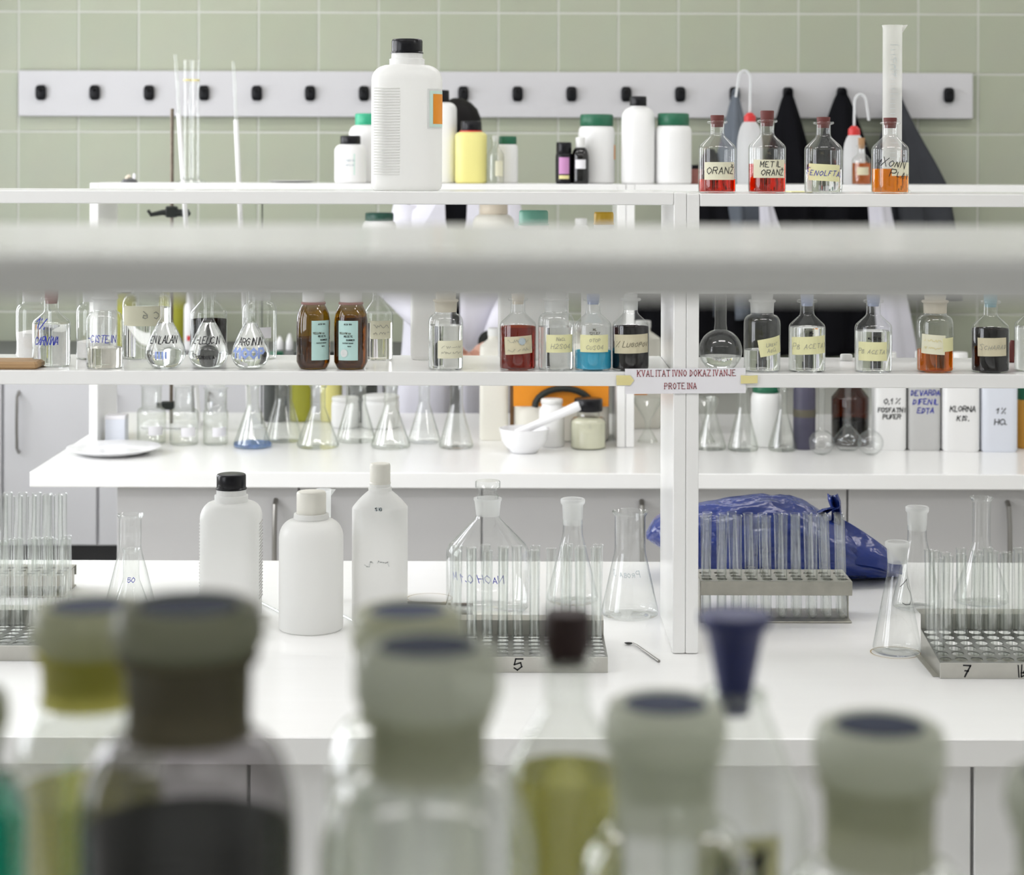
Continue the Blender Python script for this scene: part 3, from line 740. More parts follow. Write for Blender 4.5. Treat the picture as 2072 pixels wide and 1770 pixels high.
# tall plastic measuring cylinder behind bottle four
def meas_cyl():
    d = 3.97; s = F/d; R = 19.5/s; hh = 338/s
    t = thing('measuring_cylinder', 'tall translucent plastic measuring cylinder on the top shelf', 'cylinder', (X(1805, d), d, ZTR+0.0002))
    p = [(0.00001, 0.012), (R*0.97, 0.012), (R, 0.014), (R, hh-0.006), (R*1.07, hh-0.002), (R*1.08, hh), (R*1.02, hh)]
    MB().lathe(p, 36).build('tube', 'pp_cylinder', t, ang=50)
    MB().loft([(R*1.9, R*1.9, 0, 2), (R*1.9, R*1.9, 0.004, 2), (R*1.1, R*1.1, 0.012, 2), (R*0.9, R*0.9, 0.014, 2)], 24).build('foot', 'pp_cylinder', t)
    m = MB(); m.add([(R*1.05, -0.007, hh), (R*1.05, 0.007, hh), (R*1.62, 0, hh+0.001), (R*1.0, 0, hh-0.016)], [(0, 2, 3), (2, 1, 3), (0, 3, 1)])
    m.build('spout', 'pp_cylinder', t, smooth=False)
    m = MB()
    for k in range(26):
        z = 0.05+k*0.0098; wdt = 0.016 if k % 5 == 0 else 0.009
        ribbon(m, [[(0, 0), (wdt, 0)]], 0.0007, cylmap(R, z, -0.35, 0.0006))
    m.build('graduation', 'ink_pale', t, smooth=False)
    ln = letter_lines('100 ml 20', 0.006); write(t, [[(p_[1], p_[0]) for p_ in q] for q in ln], 0.0007, cylmap(R, 0.25, 0.1, 0.0006), 'ink_pale', 'printing')
meas_cyl()
tag(MB().rbox(X(1590, 3.98), X(1632, 3.98), 3.90, 4.02, ZTR+0.0003, ZTR+0.002, r=0.0005).build('paper_note', 'paper_yellow', smooth=False), 'small yellow paper note lying flat between the reagent bottles', 'note')

# ================================================================== middle shelf of the middle rack
ZM, ZMR = MID, MID-0.002; DF, DB = 3.80, 3.985
# wooden board at the left
tag(MB().rbox(X(-160, 3.80), X(85, 3.80), 3.765, 3.85, ZM+0.0003, ZM+0.0145, r=0.004).build('wooden_board', 'wood', smooth=False), 'flat brown wooden board lying on the middle shelf at the left edge', 'board')
t, R, h, p = bottle('n', 105, 3.835, ZM, 76, 'clear bottle marked 1% in blue ink with a brown rubber stopper', h=0.133, liq='liquid_clear', lvl=0.62, stop='rubber_brown', stop_h=0.016)
write(t, letter_lines('1%', 0.019, 0.3, 0.25, wide=0.8, seed=2), 0.0018, cylmap(R, 0.084, -0.42), 'ink_blue')
write(t, letter_lines('CARNINA', 0.0150, 0.3, 0.25, gap=0.6, wide=0.6, seed=4), 0.0016, cylmap(R, 0.052, -0.10), 'ink_blue')
t, R, h, p = bottle('w', 213, 3.80, ZM, 73, 'clear bottle marked CISTEIN in blue ink, half full', h=0.137, liq='liquid_pale', lvl=0.29, stop='frosted', stop_h=0.012, neck='frosted')
write(t, letter_lines('-CISTEIN', 0.0135, 0.12, 0.16, gap=0.9, wide=0.72, seed=6), 0.0013, cylmap(R, 0.0585, -0.02), 'ink_blue')
vol_flask(336, 3.80, ZM, 82, 'volumetric flask marked ENILALAN in black ink', 'ENILALAN', seed=21, extra=('||||', 0.028, 0.010, 0.004, 'ink_faint_blue', -0.1), neck_px=20)
vol_flask(423, 3.80, ZM, 80, 'volumetric flask marked L-LEUCIN in black ink', 'L-LEUCIN', seed=22, extra=('DURAN A', 0.024, 0.006, 0.0012, 'ink_black', 0), neck_px=20)
vol_flask(508, 3.80, ZM, 78, 'volumetric flask marked ARGININ with large blue print', ' ARGININ', seed=23, extra=('1100P', 0.032, 0.017, 0.0042, 'ink_faint_blue', 0.0), neck_px=18)
# two amber bottles
def amber(px, label, th, seed, lines_):
    d = 3.80; s = F/d; R = 34/s
    t = thing('amber_bottle', label, 'bottle', (X(px, d), d, ZM+0.0002))
    p = [(0.00001, 0.001), (R*0.74, 0.0005), (R*0.82, 0.002), (R, 0.014), (R, 0.088), (R*0.985, 0.096), (R*0.93, 0.106), (R*0.80, 0.117), (R*0.70, 0.1225), (R*0.68, 0.126)]
    MB().lathe(p, 44).build('glass_body', 'glass_amber', t, ang=60)
    MB().solid(fill_prof([q for q in p if q[0] > 0.001], 0.060 if seed == 1 else 0.1, 0.0015), 40).build('liquid', 'amber_glass_fill', t, ang=50)
    MB().solid([(R*0.70, 0.1235), (R*0.74, 0.1245), (R*0.74, 0.1275), (R*0.70, 0.128)], 36).build('neck_ring', 'rubber_brown', t)
    screw_cap(t, R*0.66, 0.020, 0.1282, 'cap_white')
    lb = patch(t, cylmap(R, 0.0565, th, 0.0008), 0.040, 0.0755, 'label_teal')
    for k, (tx, dz, hh, du) in enumerate(lines_):
        ln = [[(p_[0]+du, p_[1]) for p_ in q] for q in letter_lines(tx, hh, gap=1.5)]
        write(lb, ln, hh*0.22, cylmap(R, 0.0565+dz, th, 0.0014), 'ink_black' if k != 1 else 'ink_print', 'lettering')
    return lb, R
LN = [('ACID 100', 0.031, 0.0026, 0), ('YELLOW ex', 0.014, 0.0034, -0.006), ('RECETE', 0.008, 0.0032, 0.001), ('SUMMER', 0.001, 0.003, 0.005), ('PATENTIRANO', -0.005, 0.0022, 0.0), ('1000', -0.011, 0.0022, 0.003)]
amber(635, 'amber glass bottle with teal label turned right, left of the amber pair', 0.60, 1, LN)
lb, R = amber(711, 'amber glass bottle with teal label facing front, right of the amber pair', -0.10, 2, LN)
MB().add([cylmap(R, 0.0565-0.024, -0.10-0.22, 0.0016)(0.0072*math.cos(k*PI/12), 0.0076*math.sin(k*PI/12)) for k in range(24)], [tuple(range(24))]).build('stain', 'label_grey', lb, smooth=False)
t, R, h, p = bottle('w', 903, 3.80, ZM, 70, 'clear wide-neck bottle with plain yellow label, alone right of the amber pair', h=0.134, liq='liquid_clear', lvl=0.63, stop='frosted_cream', stop_h=0.014, neck='frosted_cream')
lab(t, R, 0.040, 0.058, 0.034, 'paper_cream', 0.42, 0, [('~', 0.005, 0.005), ('~', -0.006, 0.005)], ink='ink_pencil', tw=0.0006, seed=31)
t, R, h, p = bottle('n', 1049, 3.80, ZM, 74, 'bottle full of rust-brown liquid with a tilted paper label', h=0.137, liq='liquid_rust', lvl=0.60, stop='cap_beige', stop_h=0.008)
lab(t, R, 0.049, 0.058, 0.034, 'paper_old', 0.03, 0.07, [('~', 0.008, 0.006), ('~', -0.009, 0.006)], ink='ink_pencil', tw=0.0007, seed=33)
MB().add([cylmap(R, 0.0565, 0.22, 0.0017)(0.0062*math.cos(k*PI/10)*(1+0.25*(k % 2)), 0.0062*math.sin(k*PI/10)*(1+0.25*(k % 2))) for k in range(20)], [tuple(range(20))]).build('ink_blot', 'ink_pale', t, smooth=False)
t, R, h, p = bottle('w', 1126, 3.80, ZM, 72, 'clear wide-neck bottle with pale label between rust and cyan bottles', h=0.137, liq='liquid_clear', lvl=0.60, stop='frosted', stop_h=0.012, neck='frosted')
lab(t, R, 0.052, 0.058, 0.034, 'paper_yellow', 0.25, 0, [('NaCl', 0.009, 0.006), ('H2SO4', -0.005, 0.009)], ink='ink_pencil', tw=0.0008, seed=35)
t, R, h, p = bottle('n', 1201, 3.80, ZM, 75, 'bottle with bright cyan liquid and yellow label', h=0.137, liq='liquid_cyan', lvl=0.265, stop='stopper_blue', stop_h=0.008)
lab(t, R, 0.0525, 0.060, 0.033, 'paper_yellow', 0.05, 0, [('OTOP', 0.006, 0.006), ('CuSO4', -0.007, 0.008)], ink='ink_pencil', tw=0.0007, seed=37)
write(t, letter_lines('ml', 0.006), 0.001, cylmap(R, 0.080, 0.05), 'ink_print', 'printing')
write(t, letter_lines('121.87', 0.0048), 0.0008, cylmap(R, 0.072, 0.05), 'ink_print', 'printing')
t, R, h, p = bottle('n', 1277, 3.80, ZM, 75, 'bottle of black liquid with a wide tan label, left of the white post', h=0.137, liq='liquid_black', lvl=0.605, stop='frosted', stop_h=0.008, neck='frosted')
lab(t, R, 0.052, 0.078, 0.036, 'paper_old', 0.0, 0.03, [('% Lugopov', 0.0, 0.011)], ink='ink_print', tw=0.0008, seed=39, slant=0.35)
vol_flask(1459, 3.80, ZMR, 88, 'round-bottomed glass flask just right of the white post', None, round_=True, neck_px=24, h=0.19, lvl=0.15, name='round_flask', fill='liquid_clear')
t, R, h, p = bottle('w', 1543, 3.80, ZMR, 74, 'clear wide-neck bottle with a slanting yellow label, right of the round flask', h=0.137, liq='liquid_clear', lvl=0.30, stop='frosted', stop_h=0.012, neck='frosted')
lab(t, R, 0.050, 0.052, 0.033, 'paper_yellow', 0.42, 0.18, [('Ureat', 0.004, 0.007), ('AgCl', -0.007, 0.007)], ink='ink_pencil', tw=0.0007, seed=41, slant=0.3)
t, R, h, p = bottle('n', 1634, 3.80, ZMR, 74, 'clear bottle with blue stopper and a broad yellow acetat label', h=0.137, liq='liquid_clear', lvl=0.62, stop='stopper_blue', stop_h=0.010)
lab(t, R, 0.052, 0.077, 0.034, 'paper_yellow', 0.0, 0.05, [('Pb acetat', 0.0, 0.012)], ink='ink_pencil', tw=0.0008, seed=43, slant=0.3)
write(t, letter_lines('ml', 0.006), 0.0011, cylmap(R, 0.078, 0.1), 'ink_black', 'printing')
t, R, h, p = bottle('n', 1768, 3.80, ZMR, 75, 'clear bottle with blue stopper and a lower yellow label, beside the hanging white cloth', h=0.137, liq='liquid_clear', lvl=0.57, stop='stopper_blue', stop_h=0.010)
lab(t, R, 0.041, 0.060, 0.036, 'paper_yellow', -0.22, 0.0, [('Pb acetat', 0.001, 0.010)], ink='ink_pencil', tw=0.0008, seed=45, slant=0.35)
write(t, letter_lines('ml 12 ml', 0.005, gap=1.8), 0.0011, cylmap(R, 0.0665, -0.1), 'ink_black', 'printing')
t, R, h, p = bottle('w', 1893, 3.80, ZMR, 73, 'wide-neck bottle with amber liquid, stained neck and curling label', h=0.137, liq='liquid_amber', lvl=0.31, stop='frosted_cream', stop_h=0.010, neck='frosted_cream')
lab(t, R, 0.0545, 0.048, 0.037, 'paper_cream', -0.32, -0.06, [('~', 0.007, 0.006), ('~', -0.007, 0.006)], ink='tape_yellow', tw=0.0008, seed=47)
lab(t, R, 0.054, 0.030, 0.026, 'paper_yellow', 0.65, 0.04, [])
t, R, h, p = bottle('n', 2005, 3.80, ZMR, 75, 'bottle of near-black liquid with teal stopper and cream label', h=0.136, liq='liquid_black', lvl=0.61, stop='stopper_teal', stop_h=0.012)
lab(t, R, 0.050, 0.060, 0.035, 'paper_old', -0.12, 0.02, [('Scharad', 0.001, 0.011)], ink='ink_pencil', tw=0.0009, seed=49, slant=0.35)
t, R, h, p = bottle('n', 2092, 3.82, ZMR, 75, 'clear bottle cut off by the right picture edge', h=0.14, liq='liquid_clear', lvl=0.6, stop='stopper_blue', stop_h=0.010)
lab(t, R, 0.045, 0.058, 0.034, 'paper_yellow', 0.3, 0, [])
# back row
t, R, h, p = bottle('w', 69, DB, ZM, 70, 'wide-neck bottle of white powder behind the 1% bottle', h=0.140, liq=None, stop='frosted_cream', stop_h=0.012, neck='frosted')
MB().solid([(R*0.9, 0.003), (R-0.0016, 0.010), (R-0.0016, 0.052), (R*0.4, 0.056)], 36).build('powder', 'powder_white', t)
t, R, h, p = bottle('w', 191, DB, ZM, 70, 'wide-neck bottle of white powder behind the CISTEIN bottle', h=0.140, stop='frosted', stop_h=0.012, neck='frosted')
MB().solid([(R*0.9, 0.003), (R-0.0016, 0.010), (R-0.0016, 0.034), (R*0.4, 0.038)], 36).build('powder', 'powder_white', t)
t, R, h, p = bottle('w', 298, DB+0.01, ZM, 98, 'large jar of clear liquid with a cream label seen from behind', h=0.165, liq='liquid_clear', lvl=0.62, stop='frosted', stop_h=0.012)
lab(t, R, 0.088, 0.095, 0.040, 'paper_cream', 0.0, 0.0, [])
write(t, [[(-q_[0], q_[1]) for q_ in l_] for l_ in letter_lines('C 6', 0.014, 0.1, 0.2, gap=3, seed=3)], 0.0016, cylmap(R, 0.090, 0.35, 0.0015), 'ink_pencil')
t, R, h, p = bottle('n', 423, DB, ZM, 74, 'bottle of dark brown liquid standing behind the L-LEUCIN flask', h=0.150, liq='liquid_black', lvl=0.53, stop='cap_beige', stop_h=0.010)
t, R, h, p = bottle('w', 526, DB, ZM, 70, 'clear wide-neck bottle with white label behind the ARGININ flask', h=0.145, stop='frosted', stop_h=0.012, neck='frosted')
lab(t, R, 0.055, 0.035, 0.022, 'paper_white', 0.35, 0, [])
t, R, h, p = bottle('n', 766, DB-0.01, ZM, 60, 'clear bottle with stained yellow label half hidden by the right amber bottle', h=0.150, liq='liquid_pale', lvl=0.50, stop='frosted', stop_h=0.012)
lab(t, R, 0.062, 0.046, 0.036, 'paper_cream', 0.3, 0, [('~', 0.007, 0.007), ('~', -0.007, 0.007)], ink='ink_pencil', tw=0.0009, seed=51)
big_white_bottle(872, DB+0.01, ZM, 80, 215, 'white plastic bottle behind the lone yellow-labelled bottle', cap='cap_white', body='hdpe', cap_w=0.6)
big_white_bottle(1080, DB+0.02, ZM, 143, 300, 'tall cream plastic bottle with teal cap behind the rust-brown bottle', cap='cap_teal', body='hdpe', cap_w=0.41, cap_h=0.10, dep=0.55)
big_white_bottle(1222, DB+0.02, ZM, 90, 297, 'tall cream plastic bottle with yellow cap behind the cyan bottle', cap='cap_yellow', body='hdpe', cap_w=0.44, cap_h=0.085, dep=0.8)
t = thing('rubber_bulb', 'small brick-red rubber bulb behind the near-black bottle', 'rubber bulb', (X(2046, DB), DB, ZMR+0.0002))
MB().solid([(0.010, 0.0), (0.015, 0.006), (0.016, 0.016), (0.013, 0.028), (0.007, 0.038), (0.005, 0.044)], 20).build('bulb', 'rubber_red', t, rot=(0, 0.12, 0))
t = thing('bottle_cap', 'loose white screw cap lying behind the two acetat bottles', 'cap', (X(1717, DB), DB+0.02, ZMR+0.0002))
screw_cap(t, 0.0125, 0.013, 0.0, 'cap_white', name='shell')

# ================================================================== on the middle bench
# ---- test tubes and racks
def make_tube(R=0.0095, h=0.180):
    t = thing('test_tube', 'test tube', 'test tube')
    p = [(0.00001, 0.0)]+[(R*math.sin(k*PI/10), R-R*math.cos(k*PI/10)) for k in range(1, 6)]+[(R, h-0.002)]
    p = [(0.00001, 0.0014)]+[((R-0.0013)*math.sin(k*PI/10), R-(R-0.0013)*math.cos(k*PI/10)) for k in range(5, 0, -1)][::-1]+[(R-0.0013, h-0.003)]+[(R-0.0013, h-0.002), (R, h-0.002)]+p[::-1]
    MB().lathe(p, 18).build('glass_wall', 'glass_tube', t, ang=60)
    MB().lathe([(R, h-0.002), (R*1.10, h-0.0012), (R*1.12, h), (R*1.02, h+0.0006), (R*0.94, h-0.0006)], 18).build('rim', 'glass_tube', t, ang=60)
    return t
TUBE = make_tube(); TUBE_USED = [False]
ORD = ['first', 'second', 'third', 'fourth', 'fifth', 'sixth', 'seventh', 'eighth', 'ninth', 'tenth']
def tube_label(c, r, rmin, cols, side, where):
    k = c if side == 'left' else cols-1-c
    return '%s test tube from the %s, %s row, %s' % (ORD[k], side, ['front', 'rear', 'rearmost'][r-rmin], where)
def put_tube(loc, lean, label, group, sc=1.0):
    if not TUBE_USED[0]: c = TUBE; TUBE_USED[0] = True
    else: c = copy_tree(TUBE)
    c.location = loc; c.rotation_euler = (lean[1], lean[0], random.uniform(0, 6)); c.scale = (1, 1, sc)
    c['label'] = label; c['group'] = group
def holed_plate(w_, dep, cols, rows, rh, x0, y0, px_, py_, th=0.0012, n=12):
    """flat plate in the xy plane, z=0 top, with round holes; origin at front left corner"""
    m = MB()
    xs = [x0+px_*(i-0.5) for i in range(cols+1)]; ys_ = [y0+py_*(j-0.5) for j in range(rows+1)]
    for z, flip in ((0.0, False), (-th, True)):
        def quad(a, b, c, e):
            q = [(a, c, z), (b, c, z), (b, e, z), (a, e, z)]; m.add(q, [(3, 2, 1, 0) if flip else (0, 1, 2, 3)])
        if xs[0] > 0: quad(0, xs[0], 0, dep)
        if xs[-1] < w_: quad(xs[-1], w_, 0, dep)
        if ys_[0] > 0: quad(xs[0], xs[-1], 0, ys_[0])
        if ys_[-1] < dep: quad(xs[0], xs[-1], ys_[-1], dep)
        for i in range(cols):
            for j in range(rows):
                cx, cy_ = x0+px_*i, y0+py_*j; hx, hy = px_/2, py_/2
                ring = []; outer = []
                for k in range(n):
                    a = 2*PI*(k+0.5)/n; c, s_ = math.cos(a), math.sin(a)
                    ring.append((cx+rh*c, cy_+rh*s_, z))
                    f = min(hx/max(abs(c), 1e-6), hy/max(abs(s_), 1e-6)); outer.append((cx+f*c, cy_+f*s_, z))
                fs = []
                for k in range(n):
                    l = (k+1) % n; q = (k, n+k, n+l, l); fs.append(q[::-1] if flip else q)
                m.add(ring+outer, fs)
                # corner fill
                for (sx, sy) in ((1, 1), (-1, 1), (-1, -1), (1, -1)):
                    cor = (cx+hx*sx, cy_+hy*sy, z)
                    ks = [k for k in range(n) if math.copysign(1, math.cos(2*PI*(k+0.5)/n)) == sx and math.copysign(1, math.sin(2*PI*(k+0.5)/n)) == sy]
                    pa = None
                    best = None
                    for k in range(n):
                        l = (k+1) % n; A, B = outer[k], outer[l]
                        if (abs(abs(A[0]-cx)-hx) < 1e-9) != (abs(abs(B[0]-cx)-hx) < 1e-9):
                            mx_, my_ = (A[0]+B[0])/2-cx, (A[1]+B[1])/2-cy_
                            if mx_*sx > 0 and my_*sy > 0: best = (A, B)
                    if best: m.add([best[0], cor, best[1]], [(2, 1, 0) if flip else (0, 1, 2)])
    return m
def step_rack(px_l, px_r, d, label, cols, number=None, extra=None, tubes=(), slope=0.0, yaw=0.0, mat='steel', where='', tgroup='', rows=6, side='left', base_flange=False, seed=1):
    """low steel rack: numbered front lip, perforated step, raised rear flange"""
    s = F/d; w_ = (px_r-px_l)/s; dep = 0.028*rows; lip = 0.0285
    t = thing('test_tube_rack', label, 'rack', (X(px_l, d), d, BENCH+0.0003), yaw)
    pit = w_/cols
    a = math.atan2(slope, dep)
    m = holed_plate(w_, dep, cols, rows, 0.0114, pit*0.5, 0.016, pit, 0.0275)
    m.build('perforated_plate', 'steel_dark_reflection', t, smooth=False, loc=(0, 0, lip), rot=(a, 0, 0))
    fl = MB().rbox(0, w_, -0.0012, 0.0, 0.0, lip, r=0.0004).build('front_lip', mat, t, smooth=False)
    zb = lip+slope
    MB().box(0, w_, dep, dep+0.0012, zb-0.004, zb+0.028).build('rear_riser', mat, t, smooth=False)
    MB().box(0, w_, dep+0.0012, dep+0.045, zb+0.0268, zb+0.028).build('rear_flange', mat, t, smooth=False)
    for x in (0.0, w_-0.0012):
        mm = MB(); mm.add([(x, 0, 0), (x, dep, 0), (x, dep, zb), (x, 0, lip), (x+0.0012, 0, 0), (x+0.0012, dep, 0), (x+0.0012, dep, zb), (x+0.0012, 0, lip)],
                          [(0, 3, 2, 1), (4, 5, 6, 7), (0, 1, 5, 4), (1, 2, 6, 5), (2, 3, 7, 6), (3, 0, 4, 7)])
        if base_flange: mm.build('end_plate', mat, t, smooth=False)
    if base_flange: MB().box(-0.010, w_, 0.012, dep, 0.0, 0.0012).build('base_flange', 'steel_dull', t, smooth=False)
    if number:
        tx, pxn, hh = number
        write(fl, letter_lines(tx, hh, 0.12, 0.25, seed=seed), 0.0026, planemap(-0.0019, (pxn-px_l)/s, lip*0.5), 'ink_black', 'number')
    if extra:
        tx, pxn, hh = extra
        write(fl, letter_lines(tx, hh, 0.05, 0.15, seed=seed+3), 0.0022, planemap(-0.0019, (pxn-px_l)/s, lip*0.5), 'ink_black', 'marking')
    rnd = random.Random(seed)
    for (c, r) in tubes:
        lx, ly = pit*(c+0.5), 0.016+0.0275*r
        cxw = X(px_l, d)+lx*math.cos(yaw)-ly*math.sin(yaw); cyw = d+lx*math.sin(yaw)+ly*math.cos(yaw)
        put_tube((cxw+rnd.uniform(-0.001, 0.001), cyw, BENCH+0.0022), (rnd.uniform(-0.018, 0.018), rnd.uniform(-0.02, 0.012)), ('lone test tube at the front left of the rack at the right picture edge' if r == 2 else tube_label(c, r, 4, cols, side, where)), tgroup, rnd.uniform(1.08, 1.14))
    return t
step_rack(905, 1233, 3.61, 'low steel test tube rack marked 5 on its front lip', 10, number=('5', 1050, 0.019), mat='steel',
          tubes=[(c, 4) for c in (0, 1, 2, 3, 4, 5, 7, 8, 9)]+[(c, 5) for c in (0, 1, 2, 3, 5, 6, 7, 8, 9)], where='in the rack left of the white post', tgroup='test tubes in rack 5', seed=5)
step_rack(1905, 2188, 3.576, 'steel test tube rack marked 7 at the right picture edge', 9, number=('7', 1958, 0.019), extra=('#', 2071, 0.021), mat='steel', slope=0.022, yaw=0.0,
          tubes=[(c, 4) for c in range(9)]+[(c, 5) for c in range(9)]+[(0, 2)], where='in the rack at the right picture edge', tgroup='test tubes in rack 7', seed=9, base_flange=True)
step_rack(-180, 118, 3.683, 'low steel test tube rack at the left picture edge, half hidden by a stopper', 9, mat='steel',
          tubes=[(c, 4) for c in range(4, 9)]+[(c, 5) for c in range(4, 9)], side='right', where='in the nearer rack at the left edge', tgroup='test tubes in the left front rack', seed=12)
# rack behind it (left rear)
def block_rack(px_l, px_r, d, label, cols, tubes, side, tl, tg, zplate=0.084, lip=0.028, dep=0.120, rows=3, seed=1, mat='steel_dull', lean=0.0):
    s = F/d; w_ = (px_r-px_l)/s; pit = w_/cols
    t = thing('test_tube_rack', label, 'rack', (X(px_l, d), d, BENCH+0.0003))
    holed_plate(w_, dep, cols, rows, 0.0108, pit*0.5, 0.022, pit, (dep-0.03)/rows).build('perforated_plate', mat, t, smooth=False, loc=(0, 0, zplate))
    MB().rbox(0, w_, -0.0015, 0.0, zplate-lip, zplate, r=0.0005).build('front_lip', mat, t, smooth=False)
    MB().rbox(0, w_, dep, dep+0.0015, zplate-lip, zplate, r=0.0005).build('rear_lip', mat, t, smooth=False)
    MB().rbox(0, w_, 0.0, dep, 0.0, 0.003, r=0.001).build('base_plate', mat, t, smooth=False)
    for x in (0.002, w_-0.004): MB().box(x, x+0.002, 0.03, dep-0.01, 0.003, zplate-0.0015).build('end_plate', mat, t, smooth=False)
    rnd = random.Random(seed)
    for (c, r) in tubes:
        put_tube((X(px_l, d)+pit*(c+0.5), d+0.022+(dep-0.03)/rows*r, BENCH+0.0045), (lean+rnd.uniform(-0.012, 0.012), rnd.uniform(-0.02, 0.01)), tube_label(c, r, 0, cols, side, tl), tg, rnd.uniform(1.155, 1.175))
block_rack(1420, 1727, 4.005, 'tall two-plate metal test tube rack in front of the blue bag', 10, [(c, 0) for c in range(10)]+[(c, 1) for c in range(10)], 'left', 'in the tall rack before the blue bag', 'test tubes in the tall rack', seed=4, lean=0.03)
block_rack(-150, 132, 4.22, 'metal test tube rack standing behind the left front rack', 10, [(c, 0) for c in range(5, 10)]+[(c, 1) for c in range(5, 10)], 'right', 'in the farther rack at the left edge', 'test tubes in the left rear rack', seed=14, zplate=0.046, lip=0.022)
# ---- flasks
erlenmeyer(266, 4.02, BENCH, 112, 44, 0.213, 'tall empty erlenmeyer flask left of the black-capped white bottle', rim_px=54)
t, p = erlenmeyer(268, 3.90, BENCH, 104, 32, 0.166, 'small erlenmeyer flask in front of the taller one on the left', rim_px=36)
write(t, letter_lines('50', 0.009, 0.1, 0.2, seed=2), 0.0012, cylmap(lambda z: prof_r(p, z), 0.108, 0.15), 'ink_blue')
t, p = erlenmeyer(1277, 4.07, BENCH, 116, 62, 0.213, 'empty erlenmeyer flask with flared rim left of the white post', rim_px=74, neck_frac=0.66)
write(t, [[(-q_[0], q_[1]) for q_ in l_] for l_ in letter_lines('Proba 3', 0.012, 0.2, 0.2, seed=2)], 0.0009, cylmap(lambda z: prof_r(p, z), 0.092, -0.25), 'ink_pale')
t, p = erlenmeyer(1818, 3.77, BENCH, 98, 40, 0.211, 'erlenmeyer flask with a black pen curve beside the rack marked 7', name='erlenmeyer_flask', neck_frac=0.76, collar=True)
write(t, [[(-0.012, 0.02), (0.004, 0.032), (0.004, 0.018), (0.012, 0.004), (0.012, -0.006), (0.004, -0.014), (-0.006, -0.014), (-0.012, -0.010)]], 0.0011, cylmap(lambda z: prof_r(p, z), 0.110, 0.55), 'ink_black')
erlenmeyer(1858, 4.15, BENCH, 100, 38, 0.212, 'flask with frosted ground neck behind the pen-marked flask', neck_frac=0.72, collar=True)
erlenmeyer(1988, 4.20, BENCH, 110, 36, 0.222, 'tall glass flask neck rising behind the rack marked 7', rim_px=48, neck_frac=0.62)
erlenmeyer(1161, 4.20, BENCH, 104, 40, 0.218, 'flask with frosted ground neck behind the rack marked 5', neck_frac=0.70, collar=True)
# large stoppered bottle
def stopper_bottle():
    d = 4.12; s = F/d; R = 84/s; hn = 0.232
    t = thing('stoppered_bottle', 'large clear glass bottle with a flat glass stopper behind the rack marked 5', 'bottle', (X(989, d), d, BENCH+0.0002))
    p = [(0.00001, 0.001), (R*0.9, 0.0005), (R, 0.008), (R, 0.115), (R*0.985, 0.125), (R*0.93, 0.136), (0.0265, 0.190), (0.024, 0.196)]
    MB().lathe(p, 48).build('glass_body', 'glass', t, ang=60)
    MB().lathe([(0.024, 0.196), (0.0275, hn-0.006), (0.0292, hn-0.004), (0.0292, hn), (0.026, hn)], 40).build('ground_neck', 'frosted', t, ang=60)
    write(t, [[(-q_[0], q_[1]) for q_ in l_] for l_ in letter_lines('NaOH 0,1 M', 0.016, 0.2, 0.3, gap=1.6, seed=4)], 0.0015, cylmap(R, 0.080, -0.25), 'ink_blue')
    st = MB().solid([(0.020, 0.20), (0.0225, hn+0.004), (0.0185, hn+0.010), (0.0195, hn+0.018), (0.0260, hn+0.022), (0.0262, hn+0.034), (0.024, hn+0.0365)], 14).build('stopper', 'glass', t, ang=20)
stopper_bottle()
# ---- plastic bottles
t, a, b, hh = big_white_bottle(470, 4.03, BENCH, 121, 293, 'white plastic bottle with black cap on the middle bench', ribs=0, cap_w=0.49, cap_h=0.105, neckh=0.085, shoulder=0.10, sq=4.0, dep=0.85)
m = MB()
for k in range(24):
    z = 0.045+k*0.0066
    for sx in (-1, 1): m.rbox(sx*a-0.0012, sx*a+0.0012, -b*0.45, b*0.45, z-0.0014, z+0.0014, r=0.0008)
m.build('grip_ribs', 'hdpe', t, smooth=False)
def squat_bottle():
    d = 3.945; s = F/d; R = 65/s
    t = thing('plastic_bottle', 'squat round white bottle with white cap between the two taller ones', 'bottle', (X(632, d), d, BENCH+0.0002))
    zs = 0.183; zn = 0.219
    MB().solid([(R*0.93, 0.0), (R*0.985, 0.003), (R, 0.009), (R, zs)]+arc(R, zs, 0.034, zn, 8)[1:]+[(0.034, zn+0.006)], 56).build('body', 'hdpe', t, ang=40)
    MB().lathe([(0.033, zn+0.001), (0.0355, zn+0.002), (0.0345, zn+0.011), (0.031, zn+0.012)], 40).build('neck_ring', 'hdpe', t)
    screw_cap(t, 0.0295, 0.044, zn+0.011, 'cap_cream', True)
    return t
squat_bottle()
t, a, b, hh = big_white_bottle(771, 3.99, BENCH, 112, 324, 'tall slim white bottle with plain white cap, right of the squat one', cap='cap_cream', cap_w=0.37, cap_h=0.125, neckh=0.045, shoulder=0.105, sq=3.0, dep=0.85, ring=1.05, cone=True)
write(t, letter_lines('SIG', 0.006, gap=1.2), 0.0018, planemap(-b*0.93-0.003, 0.0, 0.2385), 'ink_pale', 'printing')
write(t, scrawl(0.05, 0.012, 5), 0.0018, planemap(-b-0.0008, -0.002, 0.13), 'label_grey')
# small graduate behind squat bottle
t = thing('plastic_beaker', 'small white plastic measure with a spout peeking out behind the squat bottle', 'beaker', (X(656, 4.2), 4.2, BENCH+0.0002))
MB().lathe([(0.00001, 0.001), (0.016, 0.0), (0.0165, 0.225), (0.0185, 0.235), (0.0175, 0.2355)], 28).build('tube', 'hdpe_clear', t, ang=50)
MB().add([(0.0165, -0.006, 0.235), (0.0165, 0.006, 0.235), (0.027, 0, 0.236), (0.0165, 0, 0.222)], [(0, 2, 3), (2, 1, 3), (0, 3, 1), (0, 1, 2)]).build('spout', 'hdpe_clear', t, smooth=False)
